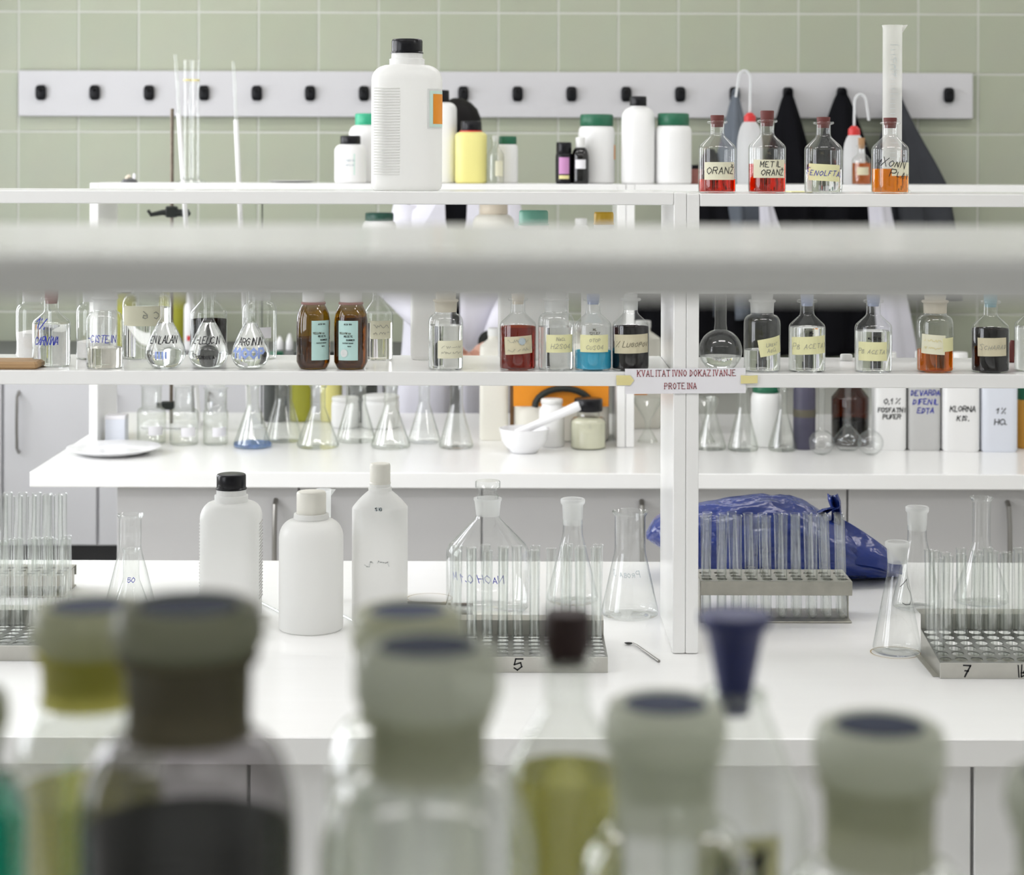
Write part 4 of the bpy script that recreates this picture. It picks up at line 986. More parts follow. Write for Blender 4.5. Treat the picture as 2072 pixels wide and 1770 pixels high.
# spatula spoon
t = thing('spoon', 'small dark metal spatula spoon lying left of the post foot', 'spoon', (X(1275, 3.82), 3.82, BENCH+0.0003), -0.10)
m = MB(); L_ = 0.07
m.loft([(0.0005, 0.0005, 0, 2)], 8) if False else None
vs_ = []; fs = []
for k in range(7):
    for i in range(12):
        f = k/6; an = 2*PI*i/12; vs_.append((0.009*f*math.cos(an), 0.0062*f*math.sin(an), 0.0006+0.0030*f*f))
for k in range(6):
    for i in range(12): j = (i+1) % 12; fs.append((k*12+i, k*12+j, (k+1)*12+j, (k+1)*12+i))
m.add(vs_, fs); m.build('bowl', 'iron_dark', t)
MB().tube([(0.008, 0, 0.0035), (0.018, -0.02, 0.0035), (0.062, -0.130, 0.0026)], [0.0015, 0.0019, 0.0026], 8).build('handle', 'handle_metal', t)
# glass rods
for (p0, p1, lb_) in (((530, 1222, 4.165), (575, 1247, 4.06), 'thin glass rod lying between the black-capped and squat bottles'), ((690, 1245, 4.06), (722, 1262, 3.99), 'short glass rod lying behind the squat bottle'), ((820, 1224, 4.165), (960, 1226, 4.15), 'dark pencil-thin rod lying behind the blurred stopper')):
    a0 = (X(p0[0], p0[2]), p0[2], BENCH+0.0035); a1 = (X(p1[0], p1[2]), p1[2], BENCH+0.0035)
    tag(MB().tube([a0, a1], 0.003, 8).build('glass_rod', 'glass_tube' if 'glass' in lb_ else 'rod_rust'), lb_, 'rod')
# ---- blue plastic bag
def blue_bag():
    d = 4.46; s = F/d; cx = X(1565, d)
    t = thing('plastic_bag', 'crumpled blue plastic bag behind the tall test tube rack', 'bag', (cx, d, BENCH))
    import bmesh
    bm = bmesh.new(); bmesh.ops.create_icosphere(bm, subdivisions=5, radius=1)
    hx = 0.285; hy = 0.145
    prof = [(1308, 1078), (1325, 1050), (1350, 1032), (1415, 1017), (1480, 1004), (1545, 998), (1600, 1001), (1640, 1016), (1665, 1034), (1700, 1050), (1750, 1085), (1800, 1122), (1824, 1150)]
    def crest(px):
        for (p0, p1) in zip(prof[:-1], prof[1:]):
            if px <= p1[0]: f = max(0, (px-p0[0])/(p1[0]-p0[0])); return p0[1]+(p1[1]-p0[1])*f
        return prof[-1][1]
    for v in bm.verts:
        x, y, z = v.co
        n1 = noise.noise(Vector((x*2.2, y*1.7, z*1.7))); n2 = noise.noise(Vector((x*5+9, y*4, z*4))); n3 = noise.noise(Vector((x*11, y*9+5, z*9)))
        rd = abs(noise.noise(Vector((x*3.5+4, y*3.0, z*3.4))))
        T = Zp(crest(1565+x*hx*s), d)-BENCH
        lo = 0.0 if x > -0.55 else (-x-0.55)/0.45*0.085          # the left tip hangs clear of the bench
        zn = z/max(0.05, math.sqrt(max(1e-6, 1-x*x))); zn = max(-1, min(1, zn)); mid = lo+(T-lo)*0.45
        k = 1+0.05*n1+0.06*n2+0.035*n3-0.30*max(0, 0.22-rd)
        zz = mid+(zn*(T-mid) if zn > 0 else zn*(mid-lo))
        zz = mid+(zz-mid)*(k if abs(zn) < 0.9 else 1+0.5*(k-1))
        v.co = (x*hx, y*hy*k, max(0.0012, zz))
    me = bpy.data.meshes.new('bag_skin'); bm.to_mesh(me); bm.free()
    me.materials.append(MATS['bag_blue']); me.polygons.foreach_set('use_smooth', [True]*len(me.polygons))
    o = bpy.data.objects.new('bag_skin', me); COL.objects.link(o); o.parent = t
    # knotted ear: folded leaf of plastic standing up
    def ear(name, pts, w0, dy, seed):
        rnd = random.Random(seed); m = MB(); n = len(pts); vs_ = []; fs = []
        for i, (x, z, wd) in enumerate(pts):
            for j in range(7):
                f = j/6-0.5
                vs_.append((x+f*wd*0.9, dy+0.016*math.cos(f*PI*3)*wd/0.03*0.6+rnd.uniform(-.002, .002), z+abs(f)*0.012))
        for i in range(n-1):
            for j in range(6): k = i*7+j; fs.append((k, k+1, k+8, k+7))
        m.add(vs_, fs); ob = m.build(name, 'bag_blue', t)
        so = ob.modifiers.new('solid', 'SOLIDIFY'); so.thickness = 0.0015
    zx = lambda px: (px-1565)/s
    zz_ = lambda py: Zp(py, d)-BENCH
    ear('knot_ear', [(zx(1692), zz_(1050), 0.030), (zx(1690), zz_(1030), 0.024), (zx(1686), zz_(1012), 0.032), (zx(1682), zz_(997), 0.026)], 0.03, -0.03, 3)
    ear('knot_fold', [(zx(1655), zz_(1036), 0.030), (zx(1672), zz_(1026), 0.028), (zx(1690), zz_(1022), 0.02)], 0.03, -0.04, 5)
    # flap: long flat fold running down to the right
    vs_ = []; fs = []; pts = [(1690, 1035, -0.02), (1735, 1060, -0.06), (1780, 1090, -0.08), (1815, 1122, -0.06)]
    low = [(1690, 1120, -0.10), (1735, 1120, -0.13), (1775, 1128, -0.13), (1818, 1150, -0.08)]
    m = MB(); nn = 6
    for i in range(4):
        for j in range(nn):
            f = j/(nn-1); px = pts[i][0]+(low[i][0]-pts[i][0])*f; py = pts[i][1]+(low[i][1]-pts[i][1])*f
            vs_.append((zx(px), pts[i][2]+(low[i][2]-pts[i][2])*f+0.012*math.sin(f*PI*2+i), zz_(py)))
    for i in range(3):
        for j in range(nn-1): k = i*nn+j; fs.append((k, k+nn, k+nn+1, k+1))
    m.add(vs_, fs); ob = m.build('flap', 'bag_blue', t); so = ob.modifiers.new('solid', 'SOLIDIFY'); so.thickness = 0.0015
    sb = ob.modifiers.new('sub', 'SUBSURF'); sb.levels = 2; sb.render_levels = 2
blue_bag()
# tea-coloured ring stains on the bench
def stain(px, py, rx, label):
    d = 0.93*F/(py-HY); r = rx/F*d
    m = MB(); m.lathe([(r*0.97, 0.0003), (r, 0.0004), (r*1.02, 0.0003)], 40)
    o = m.build('ring_stain', 'ring_stain', None); o.location = (X(px, d), d, BENCH+0.0003); tag(o, label, 'stain')
milky('ring_stain', (0.70, 0.60, 0.42), trans=0.1, clear=0.72, rough=0.6)
stain(1815, 1318, 50, 'faint brown ring stain on the bench beneath the pen-marked flask')
stain(872, 1211, 46, 'faint brown ring stain on the bench right of the slim bottle')

# ================================================================== top shelf of the rear rack
D2 = 6.62; Z2 = TOP2
def item2(*a, **k): return jar(*a, **k)
t, a, b, hh = jar('plastic_jar', 709, 6.56, Z2, 64, 96, 'small white plastic jar with black cap left of the tall white bottle', cap='cap_black', cap_w=0.64, cap_h=0.18, shoulder=0.12)
lb = patch(t, cylmap(a, 0.062, 0.75, 0.0008), 0.050, 0.070, 'label_mint')
write(t, scrawl(0.05, 0.006, 3), 0.002, cylmap(a, 0.075, -0.1, 0.001), 'ink_pale'); write(t, scrawl(0.05, 0.006, 4), 0.002, cylmap(a, 0.060, -0.1, 0.001), 'ink_pale')
jar('plastic_jar', 742, 6.68, Z2, 72, 140, 'white plastic jar with bright green cap behind the small black-capped jar', cap='cap_bright_green', cap_w=0.66, cap_h=0.165, shoulder=0.13)
jar('plastic_bottle', 893, 6.64, Z2, 62, 188, 'white plastic bottle with black cap half hidden by the tall white bottle', cap='cap_black', cap_w=0.50, cap_h=0.13, shoulder=0.07, sq=3)
t, a, b, hh = jar('plastic_bottle', 953, 6.58, Z2, 64, 126, 'yellow plastic bottle with red ring and black cap', body='plastic_yellow', cap='cap_black', cap_w=0.66, cap_h=0.17, shoulder=0.05, sq=3.2)
MB().lathe([(a*0.60, hh*0.80), (a*0.72, hh*0.805), (a*0.72, hh*0.845), (a*0.6, hh*0.85)], 32).build('ring', 'cap_red', t)
t, R, h, p = bottle('n', 1002, 6.56, Z2, 36, 'small clear glass bottle right of the yellow bottle', h=0.152, liq=None, stop='frosted', stop_h=0.008)
lab(t, R, 0.05, 0.03, 0.05, 'paper_cream', 0.5, 0, [])
jar('plastic_jar', 1027, 6.68, Z2, 42, 95, 'small white jar with dark green cap behind the small clear bottle', cap='cap_green', cap_w=0.86, cap_h=0.17, shoulder=0.10)
t, a, b, hh = jar('dark_vial', 1141, 6.55, Z2, 34, 84, 'dark bottle with pink label left of the small white-capped bottle', body='cap_black', cap='cap_black', cap_w=0.92, cap_h=0.26, shoulder=0.05)
patch(t, cylmap(a, 0.060, 0.0, 0.0008), 0.040, 0.055, 'label_pink'); patch(t, cylmap(a, 0.022, 0.0, 0.0008), 0.040, 0.012, 'tape_yellow', 'label_strip')
t, a, b, hh = jar('dark_vial', 1174, 6.55, Z2, 35, 94, 'small dark bottle with white cap and white label', body='glass_black', cap='cap_white', cap_w=0.55, cap_h=0.22, shoulder=0.22)
MB().solid([(a*0.85, 0.003), (a*0.9, 0.01), (a*0.9, hh*0.5)], 24).build('liquid', 'cap_black', t)
patch(t, cylmap(a, 0.065, 0.0, 0.0008), 0.042, 0.030, 'paper_white')
t, a, b, hh = jar('plastic_jar', 1207, 6.64, Z2, 74, 140, 'large white jar with green cap behind the two small dark bottles', cap='cap_green', cap_w=0.90, cap_h=0.17, shoulder=0.10)
patch(t, cylmap(a, 0.105, 1.25, 0.0008), 0.030, 0.060, 'label_mint'); patch(t, cylmap(a, 0.105, 1.32, 0.0014), 0.020, 0.050, 'label_orange', 'hazard_label')
t, a, b, hh = jar('plastic_bottle', 1291, 6.58, Z2, 68, 177, 'white plastic bottle with black cap and small orange label on the rear shelf', cap='cap_black', cap_w=0.50, cap_h=0.11, shoulder=0.13, sq=2.6, neckgap=0.004)
patch(t, cylmap(a, 0.147, 0.70, 0.0009), 0.040, 0.070, 'label_mint'); patch(t, cylmap(a, 0.147, 0.74, 0.0016), 0.030, 0.058, 'label_orange', 'hazard_label')
jar('plastic_jar', 1362, 6.58, Z2, 74, 143, 'large white jar with green cap left of the red stoppered bottles', cap='cap_green', cap_w=0.86, cap_h=0.175, shoulder=0.08)
jar('dark_vial', 1408, 6.66, Z2, 26, 38, 'tiny dark brown bottle beside the large white jar', body='rubber_brown', cap='cap_black', cap_w=0.8, cap_h=0.2)
def wash_bottle(px, d, wpx, hpx, cap_px, label, tip, body_top):
    s = F/d; R = wpx/2/s; hb = hpx/s
    t = thing('wash_bottle', label, 'wash bottle', (X(px, d), d, Z2+0.0002))
    p = [(R*0.93, 0.0), (R, 0.006), (R, hb*0.55)]+arc(R, hb*0.55, R*0.30, hb, 7)[1:]
    MB().solid(p, 32).build('body', 'washbottle', t, ang=45)
    rc = cap_px/2/s
    MB().solid([(rc, hb-0.004), (rc*1.03, hb), (rc*0.98, hb+0.016), (rc*0.45, hb+0.027)], 24).build('cap', 'cap_red', t)
    z0 = hb+0.024; pts = [(0, 0, z0), (0.001, 0, z0+tip*0.7)]
    for k in range(1, 9):
        an = PI*k/9; r_ = 0.022; pts.append((0.001-r_*(1-math.cos(an))*0.9*body_top, 0, z0+tip*0.7+r_*1.3*math.sin(an)))
    pts.append((pts[-1][0]-0.004*body_top, 0, z0+tip*0.7-0.02)); pts.append((pts[-1][0]-0.006*body_top, 0, z0+tip*0.7-0.06))
    MB().tube(pts, 0.0045, 10).build('spout_tube', 'washbottle', t)
wash_bottle(1517, 6.60, 52, 128, 24, 'wash bottle with red cap and hooked white spout behind the METIL bottle', 0.165, 1)
wash_bottle(1728, 6.62, 44, 102, 24, 'wash bottle with red cap beside the small amber bottle', 0.115, -1)
t, R, h, p = bottle('n', 1743, 6.52, Z2, 38, 'small amber bottle with cream label in front of the right wash bottle', h=0.130, liq='liquid_amber', lvl=0.55, stop='rubber_tan', stop_h=0.025)
lab(t, R, 0.045, 0.042, 0.026, 'paper_old', 0, 0, [])
# two glass measuring cylinders and bits at the left end
for (px, dd, hp, lb_) in ((379, 6.525, 248, 'thin glass measuring cylinder, the left of two on the rear shelf'), (395, 6.60, 247, 'thin glass measuring cylinder, the right of two on the rear shelf')):
    s = F/dd; R = 8.2/s; h_ = hp/s
    t = thing('glass_cylinder', lb_, 'cylinder', (X(px, dd), dd, Z2+0.0002))
    MB().lathe([(0.00001, 0.014), (R, 0.014), (R, h_-0.006), (R*1.2, h_), (R*1.15, h_+0.001)], 24).build('tube', 'glass', t, ang=60)
    MB().solid([(R*2.6, 0.0), (R*2.6, 0.004), (R*1.2, 0.013), (R*0.9, 0.02)], 24).build('foot', 'glass', t)
    MB().lathe([(R*1.03, h_*0.83), (R*1.03, h_*0.845)], 24).build('mark_band', 'tape_yellow', t)
t = thing('tape_scrap', 'small crumpled grey scrap near the left end of the rear shelf', 'scrap', (X(262, 6.6), 6.6, Z2+0.0002))
MB().loft([(0.028, 0.02, 0, 2), (0.024, 0.018, 0.008, 2.4), (0.012, 0.01, 0.014, 2)], 14).build('base_piece', 'counter_dark', t, smooth=False)
MB().loft([(0.008, 0.008, 0.008, 2, -0.006, -0.004), (0.010, 0.010, 0.018, 2, -0.004, -0.004), (0.004, 0.004, 0.026, 2, 0, -0.004)], 10).build('crumple', 'cap_beige', t)
MB().loft([(0.005, 0.006, 0.006, 2, 0.014, 0), (0.006, 0.007, 0.022, 2, 0.016, 0), (0.003, 0.003, 0.030, 2, 0.016, 0)], 10).build('tip', 'paper_white', t)
t = thing('flat_dish', 'flat grey dish lying on the rear shelf left of the small jar', 'dish', (X(590, 6.62), 6.62, Z2+0.0002))
MB().lathe([(0.00001, 0.002), (0.06, 0.002), (0.078, 0.006), (0.080, 0.0075), (0.078, 0.0075), (0.06, 0.0035), (0.00001, 0.0035)], 40).build('plate', 'plastic_grey', t)
# middle shelf of the rear rack: tops of jars show between the shelves
jar('plastic_jar', 768, 6.60, MID, 70, 139, 'jar with very dark green cap showing just under the top shelf', cap='cap_dark_green', cap_w=0.82, cap_h=0.12)
jar('plastic_jar', 999, 6.62, MID, 84, 158, 'cream jar with beige lid showing just under the top shelf', body='cap_cream', cap='cap_beige', cap_w=0.68, cap_h=0.14)
jar('plastic_jar', 1176, 6.62, MID, 34, 128, 'small white jar low under the top shelf near the yellow cap', cap='cap_white', cap_w=0.7, cap_h=0.12)

# ================================================================== on the rear bench
ZB = BENCH
t = thing('white_plate', 'large white plate on the sunlit left end of the rear bench', 'plate', (X(231, 6.30), 6.31, ZB+0.0003))
Rp = 95/F*6.31
MB().lathe([(0.00001, 0.003), (Rp*0.55, 0.002), (Rp*0.62, 0.0), (Rp*0.66, 0.002), (Rp*0.97, 0.018), (Rp, 0.021), (Rp*0.985, 0.0225), (Rp*0.66, 0.0065), (Rp*0.55, 0.0055), (0.00001, 0.006)], 56).build('dish', 'porcelain', t, ang=60)
t = thing('paper_box', 'plain white carton beside the left upright of the rear rack', 'box', (X(238, 6.55), 6.55, ZB+0.0003), 0.03)
MB().rbox(-0.033, 0.033, -0.035, 0.035, 0, 0.092, r=0.002).build('carton', 'plastic_blue_white', t, smooth=False)
MB().rbox(-0.034, 0.034, -0.036, 0.036, 0.080, 0.094, r=0.002).build('lid', 'paper_white', t, smooth=False)
for k, (px, dd, w_, h_, nk, lb_) in enumerate([(308, 6.55, 58, 0.19, 40, 'clear glass bottle behind the white plate, leftmost of the three'), (374, 6.52, 58, 0.19, 40, 'clear glass bottle in the middle of the three on the rear bench'), (438, 6.52, 50, 0.185, 44, 'clear glass bottle nearest the blue-bottomed flask')]):
    t, R = beaker_like('clear_bottle', lb_, px, dd, ZB, w_, h_, cat='bottle', glass='glass_jar', r_neck=nk)
    lab(t, R, 0.045, 0.05, 0.03, 'paper_white', 0.5, 0, [])
    MB().solid([(R*0.5, h_+0.001), (R*0.75, h_+0.004), (R*0.8, h_+0.02)], 20).build('stopper', 'frosted', t)
for k, (px, dd, bw, tw, h_, lb_, lq) in enumerate([
    (513, 6.46, 78, 24, 0.205, 'conical flask with a little blue liquid on the rear bench', 'liquid_blue'),
    (575, 6.60, 80, 34, 0.21, 'conical flask right of the blue-liquid flask on the rear bench', None),
    (645, 6.46, 86, 30, 0.20, 'conical flask below the left amber bottle', None),
    (722, 6.60, 80, 40, 0.19, 'conical flask below the right amber bottle', None),
    (792, 6.46, 80, 26, 0.205, 'conical flask left of the narrow one near the cream canister', None),
    (860, 6.58, 66, 22, 0.20, 'narrow conical flask on the rear bench', None),
    (925, 6.46, 70, 26, 0.21, 'conical flask just left of the cream canister', None),
    (1440, 6.44, 62, 24, 0.17, 'conical flask right of the white post on the rear bench', None),
    (1505, 6.42, 62, 22, 0.21, 'conical flask before the white green-capped jar', None),
    (1585, 6.42, 58, 18, 0.20, 'conical flask left of the purple-grey cylinder', None)]):
    erlenmeyer(px, dd, ZB, bw, tw, h_, lb_, neck_frac=0.70, liq=lq, lvl=0.075, glass='glass_jar')
def canister(px, d, wpx, hpx, label, mat, texts=(), ink='ink_black', cap='cap_white', cap_w=0.4, rows=None):
    s = F/d; a = wpx/2/s; hh = hpx/s; b = a*0.85
    t = thing('plastic_canister', label, 'canister', (X(px, d), d, ZB+0.0003))
    rg = [(a*0.93, b*0.93, 0, 6), (a, b, 0.008, 6), (a, b, hh*0.80, 6), (a*0.97, b*0.97, hh*0.84, 5), (a*0.45, a*0.45, hh*0.90, 2), (a*0.42, a*0.42, hh*0.93, 2)]
    MB().loft(rg, 48).build('body', mat, t, ang=40)
    screw_cap(t, a*cap_w*1.15, hh*0.07, hh*0.93, cap)
    for k, (tx, py, hp) in enumerate(texts):
        ln = letter_lines(tx, hp*0.85/s, 0.15, 0.25, gap=1.4, seed=k+len(tx)); wd = max([p[0] for q in ln for p in q]+[0.001])*2
        if wd > a*1.75: ln = [[(p[0]*a*1.75/wd, p[1]) for p in q] for q in ln]
        write(t, ln, 1.7/s, planemap(-b-0.0012, 0.0, Zp(py, d)-ZB), ink)
    return t, a, b, hh
def orange_canister():
    d = 6.72; s = F/d
    t, a, b, hh = canister(1137, d, 190, 232, 'big cream canister with orange label behind the mortar', 'cap_cream', cap='cap_white')
    z0, z1 = Zp(812, d)-ZB, Zp(745, d)-ZB
    MB().box((1040-1137)/s, a*0.97, -b-0.0012, -b+0.001, z0, z1).build('orange_label', 'label_orange', t, smooth=False)
    m = MB(); cxx = (1139-1137)/s
    pts = [(cxx+0.095*math.cos(PI*k/12), -b-0.02, Zp(812, d)-ZB+0.062*math.sin(PI*k/12)) for k in range(13)]
    m.tube(pts, 0.011, 8); m.build('handle', 'iron_dark', t)
    MB().box(-0.0145-a, -a-0.001, -b*0.4, b*0.4, 0.0, hh*0.75).build('side_seam', 'rubber_tan', t, smooth=False)
    t2 = thing('white_jar', 'round white jar standing in front of the orange-labelled canister', 'jar', (X(1118, 6.50), 6.50, ZB+0.0003))
    MB().solid([(0.038, 0), (0.042, 0.005), (0.042, 0.120), (0.034, 0.132), (0.033, 0.140)], 32).build('body', 'plastic_white', t2, ang=45)
    screw_cap(t2, 0.036, 0.016, 0.140, 'cap_white')
orange_canister()
t, a, b, hh = canister(1302, 6.98, 70, 215, 'cream canister with orange label between the rear rack post and the white post', 'cap_cream')
MB().box(-a*0.9, a*0.2, -b-0.0012, -b+0.001, Zp(800, 6.9)-ZB, Zp(745, 6.9)-ZB).build('orange_label', 'label_orange', t, smooth=False)
canister(1001, 6.66, 58, 225, 'narrow cream canister left of the orange-labelled one', 'cap_cream')
t, R, h, p = bottle('w', 1192, 6.46, ZB, 72, 'pale greenish jar with black cap right of the pestle', h=0.130, liq=None, glass='glass_jar')
MB().solid([(R*0.88, 0.002), (R*0.955, 0.006), (R*0.955, h*0.66), (R*0.6, h*0.78)], 32).build('contents', 'paper_cream', t)
screw_cap(t, R*0.80, 0.042, h*0.93, 'cap_black')
t = thing('mortar', 'white porcelain mortar with a slanting pestle inside', 'mortar', (X(1062, 6.36), 6.36, ZB+0.0003))
MB().lathe([(0.00001, 0.0), (0.040, 0.0), (0.045, 0.004), (0.048, 0.010), (0.062, 0.022), (0.073, 0.042), (0.079, 0.072), (0.081, 0.078), (0.077, 0.078), (0.070, 0.045), (0.05, 0.02), (0.00001, 0.012)], 48).build('bowl', 'porcelain', t, ang=60)
t = thing('pestle', 'white porcelain pestle leaning out of the mortar to the right', 'pestle', (X(1062, 6.36), 6.36, ZB))
MB().tube([(-0.035, -0.01, 0.050), (-0.02, -0.012, 0.062), (0.02, -0.014, 0.083), (0.12, -0.016, 0.128), (0.170, -0.016, 0.150), (0.178, -0.016, 0.153)], [0.010, 0.016, 0.013, 0.014, 0.0165, 0.014], 18).build('rod', 'porcelain', t)
# right part of the rear bench
jar('plastic_jar', 1552, 6.52, ZB, 62, 125, 'white jar with green cap on the rear bench below the slanting label bottle', cap='cap_green', cap_w=0.9, cap_h=0.13)
t = thing('purple_cylinder', 'dark purple-grey plastic cylinder on the rear bench', 'cylinder', (X(1629, 6.46), 6.46, ZB+0.0003))
MB().solid([(0.034, 0), (0.036, 0.004), (0.036, 0.195), (0.030, 0.205)], 36).build('body', 'purple_grey', t, ang=45)
MB().lathe([(0.0365, 0.105), (0.0368, 0.107), (0.0368, 0.128), (0.0365, 0.130)], 36).build('label_band', 'ink_print', t)
screw_cap(t, 0.030, 0.016, 0.206, 'cap_black')
t, R, h, p = bottle('n', 1722, 6.56, ZB, 76, 'large brown glass bottle behind the small volumetric flasks', h=0.255, liq='liquid_black', lvl=0.33, glass='glass_brown', stop='cap_black', stop_h=0.012)
for (px, lb_) in ((1664, 'small volumetric flask before the purple-grey cylinder'), (1717, 'small volumetric flask before the brown bottle'), (1763, 'small volumetric flask left of the first white canister')):
    vol_flask(px, 6.33 if px != 1717 else 6.42, ZB, 52 if px != 1717 else 58, lb_, None, round_=(px != 1717), neck_px=12, h=0.225, lvl=0.08, fill=None, stop='cap_white', zmax=0.085)
canister(1800, 6.46, 64, 196, 'white canister with black writing ending in PUFER', 'plastic_white', [('0,1 %', 807, 12), ('FOSFATNI', 824, 10), ('PUFER', 837, 10)], cap='cap_white')
canister(1868, 6.46, 66, 198, 'grey canister with blue writing, second of the four', 'plastic_grey', [('DEVARDA', 789, 12), ('DIFENIL', 807, 12), ('EDTA', 825, 12)], ink='ink_blue')
canister(1942, 6.44, 74, 198, 'white canister with two lines of black writing, third of the four', 'plastic_white', [('KLORNA', 821, 12), ('KIS.', 840, 11)])
canister(2018, 6.44, 74, 198, 'bluish white canister marked HCl, rightmost of the four', 'plastic_blue_white', [('1 %', 824, 12), ('HCl', 846, 13)])
jar('plastic_jar', 2078, 6.50, ZB, 44, 140, 'amber jar with green cap at the right end of the rear bench', body='amber_opaque', cap='cap_green', cap_w=0.9, cap_h=0.3)
# funnel and glass between the posts
for (px, lb_) in ((1312, 'small glass funnel left of the white post on the rear bench'), (1428, 'small glass funnel right of the white post on the rear bench')):
    t = thing('glass_funnel', lb_, 'funnel', (X(px, 6.60), 6.60, ZB+0.0003))
    MB().lathe([(0.030, 0.0), (0.034, 0.002), (0.010, 0.045), (0.008, 0.052), (0.012, 0.075), (0.045, 0.130), (0.047, 0.150)], 32).build('glass_body', 'glass_jar', t, ang=60)
# stand with clamp and two leaning burettes behind the rear rack
d = 6.95; s = F/d
t = thing('retort_stand', 'iron rod stand with dark clamp and pale base on the rear bench', 'stand', (X(348, d), d, ZB+0.0003))
MB().rbox(-0.10, 0.10, -0.06, 0.10, 0, 0.012, r=0.004).build('base', 'plastic_white', t, smooth=False)
MB().tube([(0, 0, 0.01), (0, 0, Zp(222, d)-ZB)], 0.0065, 10).build('rod', 'rod_rust', t)
zc = Zp(434, d)-ZB
cl = MB(); cl.tube([(-0.080, -0.02, zc+0.012), (-0.070, -0.02, zc-0.004), (-0.03, -0.018, zc+0.004), (0.0, -0.015, zc+0.004), (0.05, -0.018, zc+0.002), (0.068, -0.02, zc)], [0.006, 0.008, 0.010, 0.014, 0.013, 0.006], 10)
cl.rbox(-0.018, 0.020, -0.03, 0.016, zc-0.014, zc+0.026, r=0.004); cl.rbox(0.038, 0.062, -0.035, 0.005, zc-0.012, zc+0.016, r=0.004)
cl.build('clamp', 'iron_dark', t)
z3 = Zp(822, d)-ZB
cb = MB(); cb.rbox(-0.035, 0.012, -0.02, 0.012, z3-0.014, z3+0.014, r=0.004); cb.tube([(-0.035, 0, z3), (-0.05, 0, z3)], 0.010, 10); cb.build('boss', 'iron_dark', t)
for (xa, ya, xb, yb, lb_) in ((352, 112, 377, 460, 'white burette tube leaning beside the iron rod'), (470, 125, 488, 470, 'white burette tube leaning alone left of the small jar')):
    dd = 6.90
    p0, p1 = Vector((X(xb, dd), dd, Zp(yb, dd))), Vector((X(xa, dd), dd+0.02, Zp(ya, dd)))
    foot = p0+(p0-p1)*((p0.z-ZB-0.004)/(p1.z-p0.z))
    t = thing('burette', lb_, 'burette', tuple(foot))
    L0 = Vector((0, 0, 0)); v1 = p1-foot; k = 0.84
    MB().tube([L0, v1*k], 0.0085, 12).build('white_sleeve', 'plastic_white', t)
    MB().tube([v1*k, v1], 0.006, 12).build('clear_tip', 'glass_jar', t)
t = thing('thin_rod', 'thin dark wire rod standing behind the rear rack', 'rod', (X(531, 6.95), 6.95, ZB+0.0003))
MB().tube([(0, 0, 0.008), (0, 0, Zp(395, 6.95)-ZB)], 0.0022, 8).build('wire', 'iron_dark', t)
MB().solid([(0.03, 0), (0.03, 0.004), (0.006, 0.010)], 20).build('foot', 'plastic_white', t)
# clutter at the far edge of the rear bench and on the wall counter, seen through the glass
d = 7.12
for (px, w_, y0, mt, lb_, cp) in ((610, 46, 800, 'olive_plastic', 'yellow-green plastic bottle behind the conical flasks', 'iron_dark'), (672, 44, 800, 'plastic_yellow', 'yellow plastic bottle behind the conical flasks', 'iron_dark'), (560, 50, 812, 'dark_clutter', 'dark bottle behind the conical flasks', 'cap_green'), (735, 60, 812, 'dark_clutter', 'dark grey bottle behind the conical flasks', 'cap_black')):
    jar('plastic_bottle', px, d, ZB, w_, 140, lb_, body=mt, cap=cp, cap_w=0.6)
for (px, w_, hp, lb_) in ((700, 56, 62, 'white tub behind the conical flasks, left of a second tub'), (772, 76, 66, 'wide white tub behind the conical flasks')):
    jar('white_tub', px, 6.95 if px == 700 else 6.95, ZB, w_, hp, lb_, cap='cap_white', cap_w=0.98, cap_h=0.14, cat='tub')
ZC = 0.889; d = 8.45; s = F/d
jar('plastic_bottle', 355, d, ZC, 62, 150, 'olive squeeze bottle on the wall counter behind the ENILALAN flask', body='olive_plastic', cap='iron_dark', cap_w=0.5)
t, a, b, hh = jar('plastic_bottle', 385, d-0.12, ZC, 24, 120, 'slim white bottle with red band on the wall counter', cap='cap_white', cap_w=0.6)
MB().lathe([(a*1.01, 0.04), (a*1.02, 0.042), (a*1.02, 0.06), (a*1.01, 0.062)], 24).build('band', 'cap_red', t)
jar('plastic_bottle', 256, d, ZC, 40, 140, 'dark olive bottle on the wall counter behind the large labelled jar', body='olive_plastic', cap='iron_dark', cap_w=0.5)
for (px, lb_) in ((567, 'small white nozzle bottle on the wall counter, left of two'), (587, 'small white nozzle bottle on the wall counter, right of two')):
    t = thing('nozzle_bottle', lb_, 'bottle', (X(px, d-0.1), d-0.1, ZC+0.0003))
    MB().solid([(0.015, 0), (0.016, 0.003), (0.016, 0.030), (0.010, 0.045 if px == 567 else 0.052), (0.005, 0.056 if px == 567 else 0.068)], 20).build('body', 'plastic_white', t)

